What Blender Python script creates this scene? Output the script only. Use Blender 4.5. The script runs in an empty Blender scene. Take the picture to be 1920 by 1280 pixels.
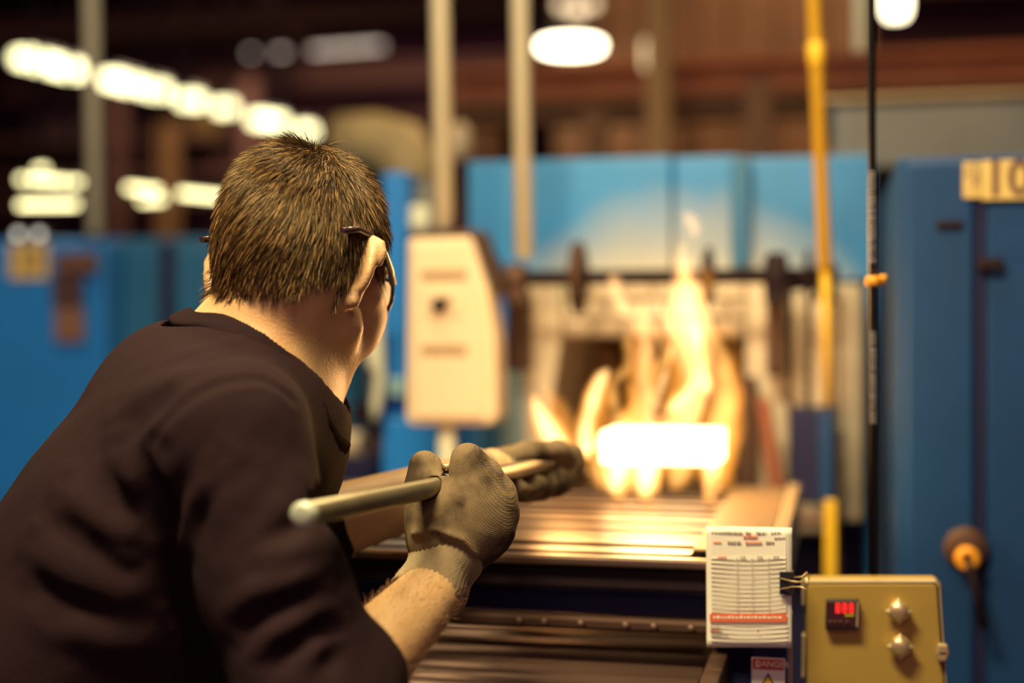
import bpy, bmesh, math, random
import numpy as np
from mathutils import Vector, Matrix

random.seed(7)
rng = np.random.default_rng(7)
scene = bpy.context.scene
COL = scene.collection

# ------------------------------------------------------------------ camera
CAM_Z = 1.22
FPX = 50.0 / 36.0 * 1920.0
YAW = math.radians(12.7)
SY, CY = math.sin(YAW), math.cos(YAW)
FW = np.array((-SY, CY, 0.0)); RT = np.array((CY, SY, 0.0)); UP = np.array((0.0, 0.0, 1.0))
CAM = np.array((0.0, 0.0, CAM_Z))
cam = bpy.data.cameras.new('camera')
cam.lens = 50.0; cam.sensor_width = 36.0; cam.clip_end = 200
cam.dof.use_dof = True
cam.dof.focus_distance = 1.40
cam.dof.aperture_fstop = 1.5
camo = bpy.data.objects.new('camera', cam); COL.objects.link(camo)
camo.location = CAM; camo.rotation_euler = (math.pi / 2, 0, YAW)
scene.camera = camo

# ------------------------------------------------------------------ world, lights, exposure
world = bpy.data.worlds.new('world'); scene.world = world; world.use_nodes = True
world.node_tree.nodes['Background'].inputs[0].default_value = (0.50, 0.06, 0.50, 1)
world.node_tree.nodes['Background'].inputs[1].default_value = 0.27
scene.view_settings.view_transform = 'Standard'
scene.view_settings.look = 'None'
scene.view_settings.exposure = 0.0
scene.view_settings.gamma = 1.0
scene.view_settings.use_curve_mapping = False
scene.cycles.use_denoising = True
scene.cycles.max_bounces = 6
scene.cycles.transparent_max_bounces = 12
scene.cycles.sample_clamp_indirect = 4.0
WARM = (1.0, 0.80, 0.44)

def area(name, loc, target, size, power, color=WARM, sy=None):
    l = bpy.data.lights.new(name, 'AREA'); l.shape = 'RECTANGLE'
    l.size = size; l.size_y = sy or size; l.energy = power; l.color = color
    o = bpy.data.objects.new(name, l); COL.objects.link(o); o.location = loc
    d = Vector(target) - Vector(loc)
    o.rotation_euler = d.to_track_quat('-Z', 'Y').to_euler()
    return o
# unseen overhead shop lights, with two added fills marked below
area('shop_light', (-0.62, 0.62, 2.75), (-0.5, 1.35, 1.2), 0.8, 92, WARM, 0.3)
area('shop_light', (-0.35, 1.9, 3.0), (-0.4, 1.8, 1.0), 1.2, 40, WARM, 0.3)
area('shop_light', (0.15, -1.2, 2.5), (-0.3, 1.5, 1.1), 1.4, 9, WARM, 0.5)  # added soft fill from behind the camera, not a shop lamp
area('shop_light', (-3.4, 2.6, 4.2), (-2.6, 5.0, 1.0), 1.6, 45, WARM, 0.5)
area('hall_light', (-6.5, 16.5, 6.6), (-6.0, 18.5, 2.0), 4.0, 420, (1.0, .66, .48), 1.0)  # added fill to bring up beams and racks the strip lights leave dark
area('shop_light', (0.6, 5.6, 5.2), (0.2, 7.0, 2.2), 2.0, 150, (1.0, .66, .34), 0.6)

# ------------------------------------------------------------------ helpers: where things stand
def W(px, py, D):
    """world point on the ray of pixel (px, py) at depth D in metres"""
    return CAM + D * FW + (px - 960.0) / FPX * D * RT - (py - 640.0) / FPX * D * UP
def PY(px, py, Y):
    u = (px - 960.0) / FPX
    return W(px, py, Y / (CY + u * SY))
def XY(px, Y):
    return PY(px, 640, Y)[0]
def ZY(px, py, Y):
    return PY(px, py, Y)[2]
def V(x, y, d):
    """camera directions to world"""
    return x * RT + y * UP + d * FW

# ------------------------------------------------------------------ materials
MATS = {}
def mat(name, col, rough=0.5, metal=0.0, var=0.18, scale=6.0, bump=0.0, bscale=60.0, dirt=None, dirt_amt=0.5, dirt_scale=3.0,
        stretch=(1, 1, 1), emit=None, estr=0.0, sheen=0.0, sss=0.0, coat=0.0, spec=0.5):
    m = bpy.data.materials.new(name); m.use_nodes = True
    nt = m.node_tree; N = nt.nodes; L = nt.links
    b = N['Principled BSDF']
    tc = N.new('ShaderNodeTexCoord'); mp = N.new('ShaderNodeMapping'); mp.inputs['Scale'].default_value = stretch
    L.new(tc.outputs['Object'], mp.inputs[0])
    nz = N.new('ShaderNodeTexNoise'); nz.inputs['Scale'].default_value = scale; nz.inputs['Detail'].default_value = 5
    L.new(mp.outputs[0], nz.inputs['Vector'])
    mx = N.new('ShaderNodeMix'); mx.data_type = 'RGBA'
    mx.inputs[6].default_value = tuple(c * (1 - var) for c in col) + (1,)
    mx.inputs[7].default_value = tuple(min(1, c * (1 + var)) for c in col) + (1,)
    L.new(nz.outputs['Fac'], mx.inputs[0])
    last = mx.outputs[2]
    if dirt is not None:
        n2 = N.new('ShaderNodeTexNoise'); n2.inputs['Scale'].default_value = dirt_scale; n2.inputs['Detail'].default_value = 8
        L.new(mp.outputs[0], n2.inputs['Vector'])
        cr = N.new('ShaderNodeMapRange'); cr.inputs[1].default_value = 0.45; cr.inputs[2].default_value = 0.72
        cr.inputs[3].default_value = 0; cr.inputs[4].default_value = dirt_amt
        L.new(n2.outputs['Fac'], cr.inputs[0])
        m2 = N.new('ShaderNodeMix'); m2.data_type = 'RGBA'; L.new(cr.outputs[0], m2.inputs[0]); L.new(last, m2.inputs[6])
        m2.inputs[7].default_value = tuple(dirt) + (1,); last = m2.outputs[2]
    L.new(last, b.inputs['Base Color'])
    b.inputs['Roughness'].default_value = rough; b.inputs['Metallic'].default_value = metal
    b.inputs['Specular IOR Level'].default_value = spec
    if sheen: b.inputs['Sheen Weight'].default_value = sheen; b.inputs['Sheen Roughness'].default_value = 0.4
    if sss:
        b.inputs['Subsurface Weight'].default_value = sss; b.inputs['Subsurface Radius'].default_value = (0.012, 0.005, 0.003); b.inputs['Subsurface Scale'].default_value = 0.6
    if coat: b.inputs['Coat Weight'].default_value = coat
    if bump:
        n3 = N.new('ShaderNodeTexNoise'); n3.inputs['Scale'].default_value = bscale; n3.inputs['Detail'].default_value = 3
        L.new(mp.outputs[0], n3.inputs['Vector'])
        bp = N.new('ShaderNodeBump'); bp.inputs['Strength'].default_value = bump; bp.inputs['Distance'].default_value = 0.002
        L.new(n3.outputs['Fac'], bp.inputs['Height']); L.new(bp.outputs[0], b.inputs['Normal'])
    if emit is not None:
        b.inputs['Emission Color'].default_value = tuple(emit) + (1,); b.inputs['Emission Strength'].default_value = estr
    MATS[name] = m
    return m

def emis(name, col, s):
    m = bpy.data.materials.new(name); m.use_nodes = True
    nt = m.node_tree; nt.nodes.clear()
    e = nt.nodes.new('ShaderNodeEmission'); e.inputs[0].default_value = tuple(col) + (1,); e.inputs[1].default_value = s
    o = nt.nodes.new('ShaderNodeOutputMaterial'); nt.links.new(e.outputs[0], o.inputs[0])
    return m

def flame_mat(name, col, s):
    m = bpy.data.materials.new(name); m.use_nodes = True
    nt = m.node_tree; nt.nodes.clear()
    e = nt.nodes.new('ShaderNodeEmission'); e.inputs[0].default_value = tuple(col) + (1,); e.inputs[1].default_value = s
    o = nt.nodes.new('ShaderNodeOutputMaterial'); nt.links.new(e.outputs[0], o.inputs['Volume'])
    m.cycles.homogeneous_volume = True
    return m

# ------------------------------------------------------------------ mesh builder
class MB:
    def __init__(s): s.v = []; s.f = []; s.sm = []
    def add(s, vs, fs, smooth=False):
        n = len(s.v); s.v += [tuple(map(float, p)) for p in vs]; s.f += [tuple(i + n for i in f) for f in fs]; s.sm += [smooth] * len(fs)
        return s
    def box(s, lo, hi):
        x0, y0, z0 = lo; x1, y1, z1 = hi
        return s.hexa([(x0,y0,z0),(x1,y0,z0),(x1,y1,z0),(x0,y1,z0),(x0,y0,z1),(x1,y0,z1),(x1,y1,z1),(x0,y1,z1)])
    def hexa(s, p):
        return s.add(p, [(0,3,2,1),(4,5,6,7),(0,1,5,4),(1,2,6,5),(2,3,7,6),(3,0,4,7)])
    def prism(s, poly, y0, y1):
        """poly: list of (x, z); extruded from y0 (front) to y1"""
        n = len(poly)
        vs = [(x, y0, z) for x, z in poly] + [(x, y1, z) for x, z in poly]
        fs = [tuple(range(n)), tuple(range(2*n-1, n-1, -1))] + [(i, i+n, (i+1) % n + n, (i+1) % n) for i in range(n)]
        return s.add(vs, fs)
    def tube(s, pts, rad, n=10, closed=False, smooth=True, flat=None):
        pts = [np.array(p, float) for p in pts]
        if not hasattr(rad, '__len__'): rad = [rad] * len(pts)
        K = len(pts); vs = []; fs = []
        ref = None
        for i in range(K):
            a = pts[(i-1) % K] if (closed or i > 0) else pts[i]; b = pts[(i+1) % K] if (closed or i < K-1) else pts[i]
            t = b - a; t /= (np.linalg.norm(t) + 1e-12)
            if ref is None:
                ref = np.cross(t, (0, 0, 1.0))
                if np.linalg.norm(ref) < .1: ref = np.cross(t, (1.0, 0, 0))
            u = ref - t * np.dot(ref, t); u /= (np.linalg.norm(u) + 1e-12); w = np.cross(t, u); ref = u
            for k in range(n):
                th = 2*math.pi*k/n
                vs.append(pts[i] + rad[i]*(math.cos(th)*u + math.sin(th)*w))
        for i in range(K if closed else K-1):
            j = (i+1) % K
            for k in range(n):
                k2 = (k+1) % n
                fs.append((i*n+k, i*n+k2, j*n+k2, j*n+k))
        s.add(vs, fs, smooth)
        if not closed:
            o = len(s.v) - len(vs)
            s.f += [tuple(o + k for k in range(n-1, -1, -1)), tuple(o + (K-1)*n + k for k in range(n))]; s.sm += [False, False]
        return s
    def cyl(s, a, b, r, n=16, r2=None):
        return s.tube([a, b], [r, r if r2 is None else r2], n)
    def lathe(s, o, axis, prof, n=20, smooth=True):
        """prof: (distance along the axis, radius)"""
        o = np.array(o, float); ax = np.array(axis, float); ax /= np.linalg.norm(ax)
        u = np.cross(ax, (0, 0, 1.0))
        if np.linalg.norm(u) < .1: u = np.cross(ax, (1.0, 0, 0))
        u /= np.linalg.norm(u); w = np.cross(ax, u)
        vs = []; fs = []
        for (h, r) in prof:
            for k in range(n):
                th = 2*math.pi*k/n
                vs.append(o + ax*h + r*(math.cos(th)*u + math.sin(th)*w))
        for i in range(len(prof)-1):
            for k in range(n):
                k2 = (k+1) % n
                fs.append((i*n+k, i*n+k2, (i+1)*n+k2, (i+1)*n+k))
        fs.append(tuple(range(n-1, -1, -1))); fs.append(tuple((len(prof)-1)*n + k for k in range(n)))
        return s.add(vs, fs, smooth)
    def build(s, name, m, parent=None, bevel=0.0, seg=2):
        me = bpy.data.meshes.new(name)
        off = np.array(parent_origin(parent))
        me.from_pydata([tuple(np.array(p) - off) for p in s.v], [], s.f); me.update()
        me.polygons.foreach_set('use_smooth', s.sm)
        bmx = bmesh.new(); bmx.from_mesh(me); bmesh.ops.recalc_face_normals(bmx, faces=bmx.faces); bmx.to_mesh(me); bmx.free()
        o = bpy.data.objects.new(name, me); COL.objects.link(o); me.materials.append(m)
        if parent is not None: o.parent = parent
        if bevel:
            b = o.modifiers.new('bevel', 'BEVEL'); b.width = bevel; b.segments = seg; b.limit_method = 'ANGLE'; b.angle_limit = math.radians(40)
        return o
def parent_origin(p):
    v = np.zeros(3)
    while p is not None:
        v = v + np.array(p.location); p = p.parent
    return v
def thing(name, label, cat, loc, group=None):
    o = bpy.data.objects.new(name, None); COL.objects.link(o); o.location = tuple(map(float, loc)); o.empty_display_size = 0.05
    return tag(o, label, cat, group)
def tag(o, label, cat, group=None):
    o['label'] = label; o['category'] = cat
    if group: o['group'] = group
    return o
def struct(o):
    o['kind'] = 'structure'; return o
def text(name, body, loc, size, m, parent, rot=(math.pi/2, 0, 0), ext=0.0004, sx=1.0, bold=0.0):
    c = bpy.data.curves.new(name, 'FONT'); c.body = body; c.size = size; c.align_x = 'CENTER'; c.align_y = 'CENTER'; c.extrude = ext; c.offset = bold
    o = bpy.data.objects.new(name, c); COL.objects.link(o); c.materials.append(m)
    bpy.context.view_layer.update()
    me = bpy.data.meshes.new_from_object(o.evaluated_get(bpy.context.evaluated_depsgraph_get()))
    bpy.data.objects.remove(o)
    o = bpy.data.objects.new(name, me); COL.objects.link(o)
    o.parent = parent; o.location = tuple(np.array(loc) - parent_origin(parent)); o.rotation_euler = rot; o.scale = (sx, 1, 1)
    return o

# ------------------------------------------------------------------ SDF modelling (surface nets)
def nrm(a): a = np.asarray(a, float); return a / np.linalg.norm(a)
def smin(a, b, k):
    h = np.clip(0.5 + 0.5*(b-a)/k, 0, 1)
    return b + (a-b)*h - k*h*(1-h)
def smax(a, b, k): return -smin(-a, -b, k)
def s_ell(P, c, r, R=None):
    q = P - np.asarray(c, np.float32)
    if R is not None: q = q @ np.asarray(R, np.float32).T
    r = np.asarray(r, np.float32)
    k0 = np.linalg.norm(q/r, axis=1); k1 = np.linalg.norm(q/(r*r), axis=1) + 1e-9
    return k0*(k0-1)/k1
def s_cone(P, a, b, ra, rb):
    a = np.asarray(a, np.float32); b = np.asarray(b, np.float32); d = b-a
    t = np.clip(((P-a) @ d)/(d@d + 1e-12), 0, 1)
    return np.linalg.norm(P - a - t[:, None]*d, axis=1) - (ra + t*(rb-ra))
def s_chain(P, pts, rs, k=0.0):
    d = None
    for i in range(len(pts)-1):
        e = s_cone(P, pts[i], pts[i+1], rs[i], rs[i+1])
        d = e if d is None else (smin(d, e, k) if k else np.minimum(d, e))
    return d
def s_noise(P, scale, seed=0):
    r = np.random.default_rng(seed); out = np.zeros(len(P), np.float32)
    for i in range(7):
        w = r.normal(size=3)*scale; out += np.sin(P @ w.astype(np.float32) + np.float32(r.uniform(0, 6.28)))
    return out/7
def sdf_mesh(f, lo, hi, h, coarse=4, lip=1.35):
    lo = np.asarray(lo, float); hi = np.asarray(hi, float)
    nc = np.ceil((hi-lo)/(h*coarse)).astype(int)
    n = nc*coarse + 1
    H = h*coarse
    g = np.stack(np.meshgrid(*[lo[i] + (np.arange(nc[i])+.5)*H for i in range(3)], indexing='ij'), -1).reshape(-1, 3).astype(np.float32)
    dc = np.empty(len(g), np.float32)
    for i in range(0, len(g), 400000): dc[i:i+400000] = f(g[i:i+400000])
    act = (np.abs(dc) < H*0.87*lip + h).reshape(nc)
    sg = np.where(dc < 0, -1, 1).astype(np.float32).reshape(nc)*9
    val = np.pad(np.repeat(np.repeat(np.repeat(sg, coarse, 0), coarse, 1), coarse, 2), ((0, 1),)*3, mode='edge')
    pm = np.zeros(n, bool)
    af = np.repeat(np.repeat(np.repeat(act, coarse, 0), coarse, 1), coarse, 2)
    for dx in (0, 1):
        for dy in (0, 1):
            for dz in (0, 1):
                pm[dx:n[0]-1+dx, dy:n[1]-1+dy, dz:n[2]-1+dz] |= af
    idx = np.argwhere(pm)
    for i in range(0, len(idx), 400000):
        q = idx[i:i+400000]
        val[q[:, 0], q[:, 1], q[:, 2]] = f((lo + q*h).astype(np.float32))
    S = val < 0
    c = np.zeros(tuple(n-1), np.int8)
    for dx in (0, 1):
        for dy in (0, 1):
            for dz in (0, 1):
                c += S[dx:n[0]-1+dx, dy:n[1]-1+dy, dz:n[2]-1+dz]
    A = np.argwhere((c > 0) & (c < 8))
    cid = np.full(tuple(n-1), -1, np.int32); cid[A[:, 0], A[:, 1], A[:, 2]] = np.arange(len(A))
    co = np.array([(i & 1, (i >> 1) & 1, (i >> 2) & 1) for i in range(8)])
    vc = np.stack([val[A[:, 0]+o[0], A[:, 1]+o[1], A[:, 2]+o[2]] for o in co], 1)
    acc = np.zeros((len(A), 3)); cnt = np.zeros(len(A))
    for i in range(8):
        for b in range(3):
            j = i | (1 << b)
            if j == i: continue
            a0 = vc[:, i]; a1 = vc[:, j]; mk = (a0 < 0) != (a1 < 0)
            t = np.where(mk, a0/(a0-a1+1e-20), 0)
            acc += np.where(mk[:, None], co[i] + t[:, None]*(co[j]-co[i]), 0); cnt += mk
    verts = lo + (A + acc/np.maximum(cnt, 1)[:, None])*h
    quads = []
    for ax in range(3):
        sl0 = [slice(None)]*3; sl1 = [slice(None)]*3; sl0[ax] = slice(0, n[ax]-1); sl1[ax] = slice(1, n[ax])
        s0 = S[tuple(sl0)]; s1 = S[tuple(sl1)]
        E = np.argwhere(s0 != s1); b = (ax+1) % 3; d = (ax+2) % 3
        E = E[(E[:, b] > 0) & (E[:, d] > 0) & (E[:, b] < n[b]-1) & (E[:, d] < n[d]-1)]
        if not len(E): continue
        q = []
        for (ob, od) in ((0, 0), (-1, 0), (-1, -1), (0, -1)):
            e = E.copy(); e[:, b] += ob; e[:, d] += od
            q.append(cid[e[:, 0], e[:, 1], e[:, 2]])
        q = np.stack(q, 1); fl = s0[E[:, 0], E[:, 1], E[:, 2]]
        q[~fl] = q[~fl][:, ::-1]
        quads.append(q)
    quads = np.concatenate(quads)
    return verts, quads[(quads >= 0).all(1)]
def mesh_obj(name, v, q, m, parent=None):
    me = bpy.data.meshes.new(name); off = parent_origin(parent)
    me.vertices.add(len(v)); me.vertices.foreach_set('co', (v-off).astype(np.float32).ravel())
    me.loops.add(q.size); me.loops.foreach_set('vertex_index', q.astype(np.int32).ravel())
    me.polygons.add(len(q)); me.polygons.foreach_set('loop_start', np.arange(0, q.size, 4, dtype=np.int32))
    me.polygons.foreach_set('use_smooth', np.ones(len(q), bool))
    me.update(calc_edges=True); me.validate()
    o = bpy.data.objects.new(name, me); COL.objects.link(o)
    for x in (m if isinstance(m, (list, tuple)) else [m]): me.materials.append(x)
    if parent is not None: o.parent = parent
    return o

# ------------------------------------------------------------------ materials used
M_floor = mat('concrete', (.10, .08, .075), .7, dirt=(.03, .02, .025))
M_hall = mat('dark_hall_wall', (.075, .024, .055), .9, spec=.1, scale=1.0, var=.5)
M_ceil = mat('dark_roof', (.060, .016, .050), .9, spec=.1, scale=.8, var=.4)
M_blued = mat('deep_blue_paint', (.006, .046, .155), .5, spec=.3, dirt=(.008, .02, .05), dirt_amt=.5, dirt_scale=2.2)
M_blue = mat('blue_paint', (.030, .25, .62), .42, dirt=(.02, .045, .09), dirt_amt=.45, dirt_scale=2.2, bump=.1)
M_blueb = mat('bright_blue_paint', (.012, .20, .66), .4, dirt=(.02, .08, .2), dirt_amt=.35)
M_navy = mat('navy_paint', (.014, .016, .062), .6, spec=.2, dirt=(.02, .012, .03))
M_teal = mat('teal_paint', (.016, .14, .32), .45, dirt=(.03, .06, .10), dirt_amt=.5)
M_bluel = mat('pale_blue_paint', (.25, .42, .50), .5)
M_pipe = mat('pale_painted_pipe', (.64, .64, .50), .45)
M_beige = mat('beige_enamel', (.66, .53, .36), .45, var=.06)
M_fire = mat('firebrick', (.62, .52, .38), .85, var=.22, scale=14, bump=.4, dirt=(.28, .18, .10), dirt_amt=.5)
M_fired = mat('sooty_firebrick', (.17, .095, .045), .9, var=.4, scale=9)
M_rust = mat('rusty_iron', (.085, .042, .026), .6, .5, dirt=(.02, .01, .012))
M_rustred = mat('red_oxide_iron', (.26, .085, .04), .6, .2, dirt=(.06, .02, .015))
M_dark = mat('blackened_iron', (.016, .008, .012), .7, 0, spec=.15)
M_steel = mat('bar_steel', (.30, .215, .15), .30, .85, var=.2, scale=5, stretch=(1, 8, 1), dirt=(.24, .14, .08), dirt_amt=.45, dirt_scale=4)
M_steeld = mat('brown_roller_steel', (.16, .095, .07), .42, .55, dirt=(.05, .03, .03))
M_tan = mat('tan_plate', (.36, .255, .14), .45, .3, var=.12)
M_gold = mat('brassy_enclosure', (.50, .34, .075), .40, .45, var=.08, scale=3, dirt=(.30, .17, .05), dirt_amt=.6, dirt_scale=5)
M_goldedge = mat('worn_bright_edge', (.72, .60, .34), .3, .6, var=.1)
M_chrome = mat('chrome', (.66, .50, .26), .32, .75, var=.05)
M_black = mat('black_plastic', (.012, .010, .013), .4)
M_paper = mat('paper', (.80, .76, .62), .8, var=.05, scale=20)
M_ink = mat('printed_grey_ink', (.68, .64, .53), .9, var=.1)
M_ink2 = mat('pencil_marks', (.42, .38, .31), .9)
M_inkr = mat('red_print', (.70, .13, .05), .8)
M_white = mat('white_print', (.78, .72, .58), .7, var=.04)
M_red = mat('sign_red', (.50, .035, .03), .5)
M_yel = mat('yellow_paint', (.74, .46, .02), .45, dirt=(.3, .15, .02), dirt_amt=.3)
M_org = mat('orange_plastic', (.78, .33, .02), .45)
M_sign = mat('number_plate_yellow', (.62, .46, .15), .5, var=.12, scale=30)
M_led = emis('red_led', (1.0, .03, .02), 2.0)
M_ledg = emis('amber_led', (.6, .45, .02), .7)
M_brownbox = mat('brown_board', (.12, .055, .04), .8)
M_brownbeam = mat('brown_steel_beam', (.20, .095, .04), .6, .2, dirt=(.08, .03, .02))
M_redbeam = mat('red_brown_beam', (.40, .13, .05), .6, .1, dirt=(.08, .03, .02))
M_grey = mat('grey_duct', (.13, .13, .125), .5, .3)
M_lamp = emis('tube_light', (1.0, .90, .48), 6.5)
M_lampy = emis('tube_light_warm', (1.0, .88, .42), 4.6)
M_lampo = emis('high_bay_light', (1.0, .84, .55), 14.0)
M_lampd = emis('weak_lamp', (.85, .68, .55), 1.6)
M_discw = emis('pale_signal_lamp', (.80, .78, .66), 2.2)
M_glow = emis('white_hot_steel', (1.0, .72, .36), 6.0)
M_glow2 = emis('orange_hot_steel', (1.0, .42, .10), 1.6)

# ------------------------------------------------------------------ room shell
def shell(name, lo, hi, m): return struct(MB().box(lo, hi).build(name, m))
shell('floor', (-18, -4, -.2), (12, 26, 0), M_floor)
shell('ceiling', (-18, -4, 7.0), (12, 26, 7.2), M_ceil)
shell('wall_back', (-18, 26, 0), (12, 26.2, 7), M_hall)
shell('wall_left', (-18.2, -4, 0), (-18, 26, 7), M_hall)
shell('wall_right', (12, -4, 0), (12.2, 26, 7), M_hall)

# ------------------------------------------------------------------ furnace
FY = 2.95
fz = 1.605
xa, xb = -.765, .085                     # front of the casing
ox0, ox1 = XY(1035, FY), XY(1400, FY)    # mouth
oz0, oz1 = .90, ZY(1200, 632, FY)
fur = thing('furnace', 'wide blue heat-treating furnace with pale firebrick mouth full of flames', 'furnace', ((xa+xb)/2, FY+.5, 0))
MB().prism([(xa, 0), (xb, 0), (xb, fz), (xa, fz)], FY+.62, FY+1.1).build('rear_casing', M_blue, fur, .006)
pz = ZY(1200, 530, FY)                   # bottom of the hood panels
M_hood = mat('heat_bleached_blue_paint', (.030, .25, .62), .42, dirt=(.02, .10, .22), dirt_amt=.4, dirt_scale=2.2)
def cream_fade(m):
    # blue paint blends to cream low on the panels, most above the mouth
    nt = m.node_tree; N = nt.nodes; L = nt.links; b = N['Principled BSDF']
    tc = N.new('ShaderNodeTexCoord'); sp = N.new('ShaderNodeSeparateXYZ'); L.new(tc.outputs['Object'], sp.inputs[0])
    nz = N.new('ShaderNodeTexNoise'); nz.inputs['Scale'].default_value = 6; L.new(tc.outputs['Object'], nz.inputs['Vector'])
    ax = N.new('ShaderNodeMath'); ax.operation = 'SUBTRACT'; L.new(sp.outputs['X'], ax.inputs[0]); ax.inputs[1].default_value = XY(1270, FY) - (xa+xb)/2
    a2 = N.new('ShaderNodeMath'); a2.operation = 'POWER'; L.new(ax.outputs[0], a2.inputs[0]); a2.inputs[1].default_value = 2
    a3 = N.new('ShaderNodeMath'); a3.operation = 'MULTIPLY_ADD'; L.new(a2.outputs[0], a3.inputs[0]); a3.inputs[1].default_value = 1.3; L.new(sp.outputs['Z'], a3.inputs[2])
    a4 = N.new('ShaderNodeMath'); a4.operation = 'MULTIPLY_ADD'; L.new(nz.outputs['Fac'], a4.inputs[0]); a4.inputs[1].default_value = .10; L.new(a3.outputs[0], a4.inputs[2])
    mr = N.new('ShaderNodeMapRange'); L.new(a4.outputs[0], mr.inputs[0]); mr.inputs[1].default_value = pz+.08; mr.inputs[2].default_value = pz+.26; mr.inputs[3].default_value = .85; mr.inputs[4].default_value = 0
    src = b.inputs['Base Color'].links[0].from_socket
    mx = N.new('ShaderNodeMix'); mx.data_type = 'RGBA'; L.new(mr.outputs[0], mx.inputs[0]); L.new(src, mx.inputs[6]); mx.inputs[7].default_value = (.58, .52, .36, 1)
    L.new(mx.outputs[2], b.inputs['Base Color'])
cream_fade(M_hood)
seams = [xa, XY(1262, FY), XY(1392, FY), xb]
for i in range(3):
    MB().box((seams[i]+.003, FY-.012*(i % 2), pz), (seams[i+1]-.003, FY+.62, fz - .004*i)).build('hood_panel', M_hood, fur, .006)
MB().box((XY(1372, FY), FY-.035, pz+.03), (XY(1408, FY), FY-.012, fz-.01)).build('vertical_stiffener', M_teal, fur, .004)
MB().box((xa, FY, 0), (XY(985, FY)-.003, FY+.62, pz-.003)).build('side_panel', M_blueb, fur, .006)
MB().box((XY(1625, FY), FY, 0), (xb, FY+.62, pz-.003)).build('side_panel', M_blue, fur, .006)
MB().box((XY(985, FY), FY+.1, 0), (XY(1625, FY), FY+.62, oz0-.05)).build('lower_panel', M_navy, fur, .006)
# refractory mouth: jambs, lintel, bricks
fy0 = FY-.09
jl0, jr1 = XY(982, fy0), XY(1478, fy0)
zt = ZY(1200, 528, fy0)
MB().prism([(jl0, oz0-.05), (XY(1000, fy0), oz0-.05), (XY(1052, fy0), oz1), (XY(1052, fy0), zt), (jl0, zt)], fy0, FY+.5).build('mouth_jamb', M_fire, fur, .006)
MB().box((XY(1398, fy0), fy0, oz0-.05), (jr1, FY+.5, zt)).build('mouth_jamb', M_fire, fur, .006)
MB().box((XY(1052, fy0)+.002, fy0+.02, oz1), (XY(1398, fy0)-.002, FY+.5, zt)).build('lintel', M_fire, fur, .006)
bx0, bx1 = XY(1056, fy0), XY(1396, fy0); bw = (bx1-bx0)/6; bh = (zt-oz1)/3
for r in range(3):
    for c in range(7):
        a = bx0 + (c - .5*(r % 2))*bw; b = a+bw
        a, b = max(a, bx0), min(b, bx1)
        if b-a < .02: continue
        MB().box((a+.003, fy0-.004*rng.random(), oz1+r*bh+.003), (b-.003, fy0+.04, oz1+(r+1)*bh-.003)).build('brick', M_fire, fur, .003, 1)
MB().box((XY(1000, fy0), FY+.48, oz0-.05), (XY(1398, fy0), FY+.6, oz1)).build('chamber_back', M_fired, fur)
MB().box((XY(1000, fy0), fy0+.02, oz0-.05), (XY(1398, fy0), FY+.48, oz0)).build('hearth', M_fired, fur)
MB().prism([(XY(1050, FY)-.0, oz0), (XY(1120, FY), oz0), (XY(1120, FY), oz1-.03), (XY(1062, FY), oz1-.005)], FY+.30, FY+.46).build('inner_baffle', M_fired, fur, .01)
# pale insulated column right of the mouth
MB().box((XY(1560, 2.80), 2.80, ZY(1590, 978, 2.80)), (XY(1616, 2.80), FY-.002, ZY(1590, 532, 2.80))).build('insulated_column', M_fire, fur, .008)
MB().box((XY(1486, 2.88), 2.88, .84), (XY(1552, 2.88), FY-.002, ZY(1510, 545, 2.88))).build('insulated_column', M_fire, fur, .008)
MB().box((XY(940, 2.86), 2.86, .3), (XY(986, 2.86), FY-.002, ZY(960, 690, 2.86))).build('pale_column', M_bluel, fur, .008)
MB().box((XY(948, 2.78), 2.78, ZY(965, 695, 2.78)), (XY(988, 2.78), 2.84, ZY(965, 545, 2.78))).build('door_guide', M_rust, fur, .006)
MB().box((XY(1436, 2.78), 2.78, ZY(1450, 705, 2.78)), (XY(1472, 2.78), 2.84, ZY(1450, 545, 2.78))).build('door_guide', M_rust, fur, .006)
p = [(1418, 745), (1442, 745), (1474, 918), (1440, 918)]
MB().prism([(XY(a, 2.72), ZY(a, b, 2.72)) for a, b in p][::-1], 2.70, 2.74).build('slanted_brace', M_rustred, fur, .005)
MB().box((XY(1384, 2.84), 2.80, oz0-.04), (XY(1420, 2.84), 2.84, ZY(1400, 705, 2.84))).build('side_skid', M_rust, fur, .006)

# door lifting shaft with its wheels
SYY = 2.70
sh = thing('lifting_shaft', 'dark horizontal door-lifting shaft with wheels across the furnace front', 'shaft', (XY(1250, SYY), SYY, ZY(1250, 519, SYY)))
szz = ZY(1250, 519, SYY)
MB().cyl((XY(915, SYY), SYY, szz), (XY(1572, SYY), SYY, szz), .0145, 14).build('shaft_rod', M_dark, sh)
def wheel(px, r, w, m=M_dark, name='wheel', dy=0):
    x = XY(px, SYY)
    MB().lathe((x-w/2, SYY, szz+dy), (1, 0, 0), [(-.006, .012), (0, .016), (0, r*.72), (w*.1, r*.8), (w*.2, r), (w*.8, r), (w*.9, r*.8), (w, r*.72), (w, .016), (w+.006, .012)], 28).build(name, m, sh)
wheel(1085, .070, .026, M_rust)
wheel(1328, .056, .018)
wheel(1515, .050, .012, M_dark, 'chain_sprocket')
wheel(927, .042, .026, M_dark, 'end_pulley')
for px, hw in ((968, .030), (1455, .044), (1549, .022)):
    x = XY(px, SYY)
    MB().lathe((x-.022, SYY, szz), (1, 0, 0), [(0, hw*.7), (.006, hw), (.038, hw), (.044, hw*.7)], 20).box((x-.020, SYY-hw*.8, szz-.05), (x+.020, SYY+hw*.8, szz-.008)).build('bearing_block', M_dark if px > 1000 else M_rust, sh, .003)
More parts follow.
